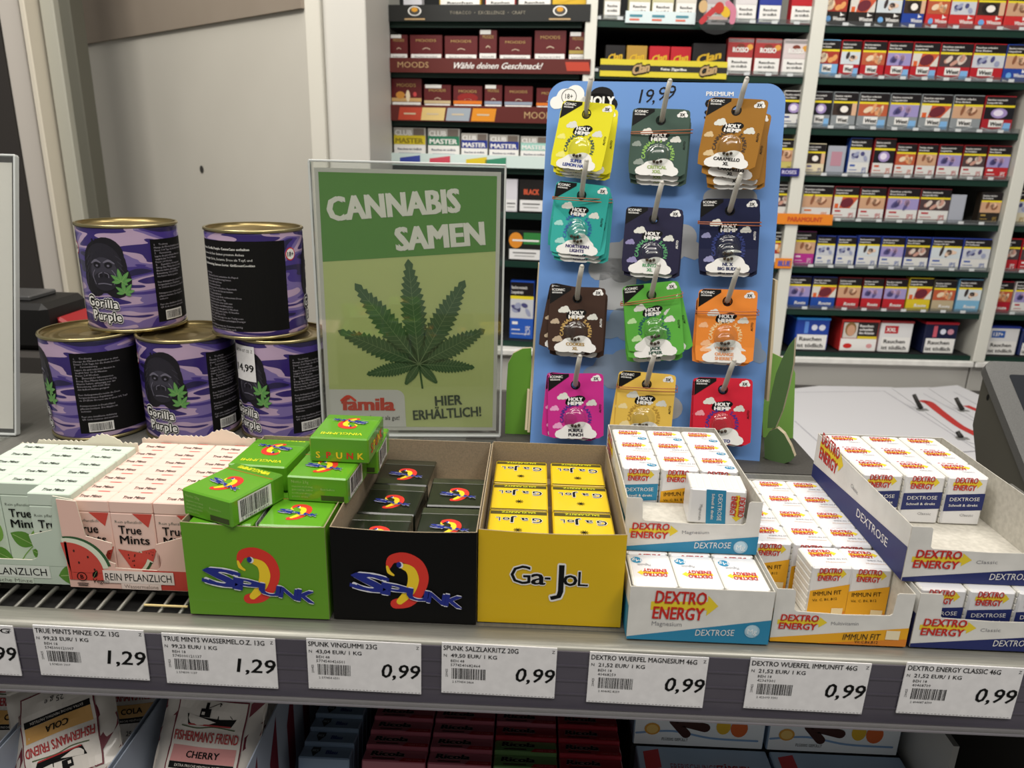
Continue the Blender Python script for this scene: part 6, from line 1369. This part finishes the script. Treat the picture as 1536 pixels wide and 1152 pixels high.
def bag(kind, seed=1):
    """pillow bag; origin at its bottom centre, face towards -y"""
    w, h = .074, .098; t = thing('lozenge_bag', '', 'lozenge bag'); nx, nz = 22, 26
    r = random.Random(seed)
    def bulge(u, v):
        e = max(0, 1-abs(2*u/w)**2.6)*max(0, 1-abs(2*(v-h/2)/(h*.92))**4); return -.0085*e**.7+.0009*math.sin(u*210+v*90+seed)*(1-e*.5)+.0007*math.sin(v*260-u*120)
    mb = MB()
    for sg in (1, -1):
        vs = []
        for j in range(nz+1):
            for i in range(nx+1):
                u = -w/2+w*i/nx; v = h*j/nz; b_ = bulge(u, v); zz = v+(.0008*(i % 2) if j in (0, nz) else 0)
                vs.append((u, b_ if sg > 0 else -b_*.8-.0008, zz))
        mb.add(vs, [(j*(nx+1)+i, j*(nx+1)+i+1, (j+1)*(nx+1)+i+1, (j+1)*(nx+1)+i) for j in range(nz) for i in range(nx)], BAGW, True)
    fn = lambda u, v, l: Vector((u-w/2, bulge(u-w/2, v)-.0004-.00018*l, v))
    a = Art(); LB = M('d6d0c8', .4)
    for k in range(-2, 6):     # maroon diagonal stripes at the margins
        for x0_, ww in ((.0, .012), (w-.010, .010)):
            y0_ = k*.022
            q = [(x0_, y0_), (x0_+ww, y0_+ww*1.2), (x0_+ww, y0_+ww*1.2+.009), (x0_, y0_+.009)]
            if 0 < q[0][1] and q[2][1] < h: a.poly(q, MAR, 1)
    a.rect(.011, .012, w-.022, h-.034, MAR, 2, 12, 10); a.rect(.012, .013, w-.024, h-.036, LB, 3, 12, 10)
    a.rect(.014, .034, w-.028, .0105, M('d0a05a' if kind == 'cola' else 'c98a88', .45), 4, 12, 2); a.text('COLA' if kind == 'cola' else 'CHERRY', w/2, .0372, .0044, K_, 6, al='c', bold=.03, shear=.1)
    a.rect(.014, .0295, w-.028, .0044, K_, 4, 12, 1); a.text('EXTRA FRISCHE MENTHOL-PASTILLEN', w/2, .0308, .0018, LB, 6, al='c', w=w*.5, res=1)
    a.text("FISHERMAN'S FRIEND", w/2, .0478, .0064, M('a82a2c', .45), 6, al='c', w=w-.027, bold=.03)
    a.text('25 g e', w/2, .0195, .0038, K_, 6, al='c', shear=.15)
    # trawler drawing
    a.poly([(w*.30, .0585), (w*.72, .0585), (w*.76, .0640), (w*.60, .0630), (w*.40, .0640), (w*.27, .0655)], K_, 5); a.poly([(w*.31, .0582), (w*.71, .0582), (w*.72, .0592), (w*.30, .0592)], M('a82a2c', .45), 6)
    a.rect(w*.40, .064, w*.10, .0055, K_, 5); a.rect(w*.415, .0655, w*.03, .002, LB, 6); a.rect(w*.44, .0695, w*.03, .004, K_, 5); a.band([(w*.58, .063), (w*.58, .074)], .0007, K_, 5, cap=False); a.band([(w*.58, .074), (w*.72, .064)], .0004, K_, 5, cap=False); a.band([(w*.58, .074), (w*.47, .070)], .0004, K_, 5, cap=False)
    a.band([(w*.24, .0575), (w*.4, .0565), (w*.55, .0578), (w*.76, .0568)], .0008, M('4a5a3a', .5), 5)
    a.text('OHNE ZUCKER', w*.22, .072, .0028, LB, 4, rot=52, w=.016)
    if kind == 'cola': a.rect(w*.4, .086, .03, .010, W_, 4, 6); a.barcode(w*.42, .0865, .027, .008, 5, 8)
    mb.art(a, fn=fn); mb.build('pouch', t)
    mb = MB()
    for zz in (0, h): mb = MB(); mb.box(-w/2, w/2, -.0012, .0006, zz-.0035, zz+.0035, M('b9b3ab', .35, 0, .5), .0005); mb.build('crimped_seal', t)
    return t
def bag_pose(o, c, tilt, turn, sc=1.0):
    """centre c, face tilted back by tilt, turned in its own plane"""
    n_ = Vector((0, -math.cos(R(tilt)), math.sin(R(tilt)))); e2 = Vector((0, math.sin(R(tilt)), math.cos(R(tilt)))); q, k = math.cos(R(turn)), math.sin(R(turn))
    x = X_*q+e2*k; z = e2*q-X_*k; m = Matrix((x, -n_, z)).transposed(); o.rotation_euler = m.to_euler(); o.scale = (sc, sc, sc); o.location = Vector(c)-z*.049*sc; return o
GL = 'lozenge bags on the lower shelf'
b1 = bag('cherry', 1); b1['label'] = 'cherry lozenge bag facing front, white and maroon, on the lower shelf'; b1['group'] = GL
bag_pose(b1, pyy(316, 1108, .395), 36, -3, .92)
b3 = dup(b1, 'cherry lozenge bag standing behind the front one', group=GL); bag_pose(b3, Vector(b1.location)+Vector((.003, .066, .035)), 30, 2, .92)
b2 = bag('cola', 2); b2['label'] = 'cola lozenge bag lying upside down and tilted in its tray'; b2['group'] = GL
bag_pose(b2, pyy(100, 1108, .385), 42, 180+24, .92)
b4 = dup(b2, 'lozenge bag standing behind the upside-down cola bag', group=GL); bag_pose(b4, Vector((-.288, .452, -.135)), 22, 8, .9)
b5 = dup(b2, 'lozenge bag cut off at the left edge of the lower shelf', group=GL); bag_pose(b5, Vector((-.366, .440, -.135)), 30, 4, .9)
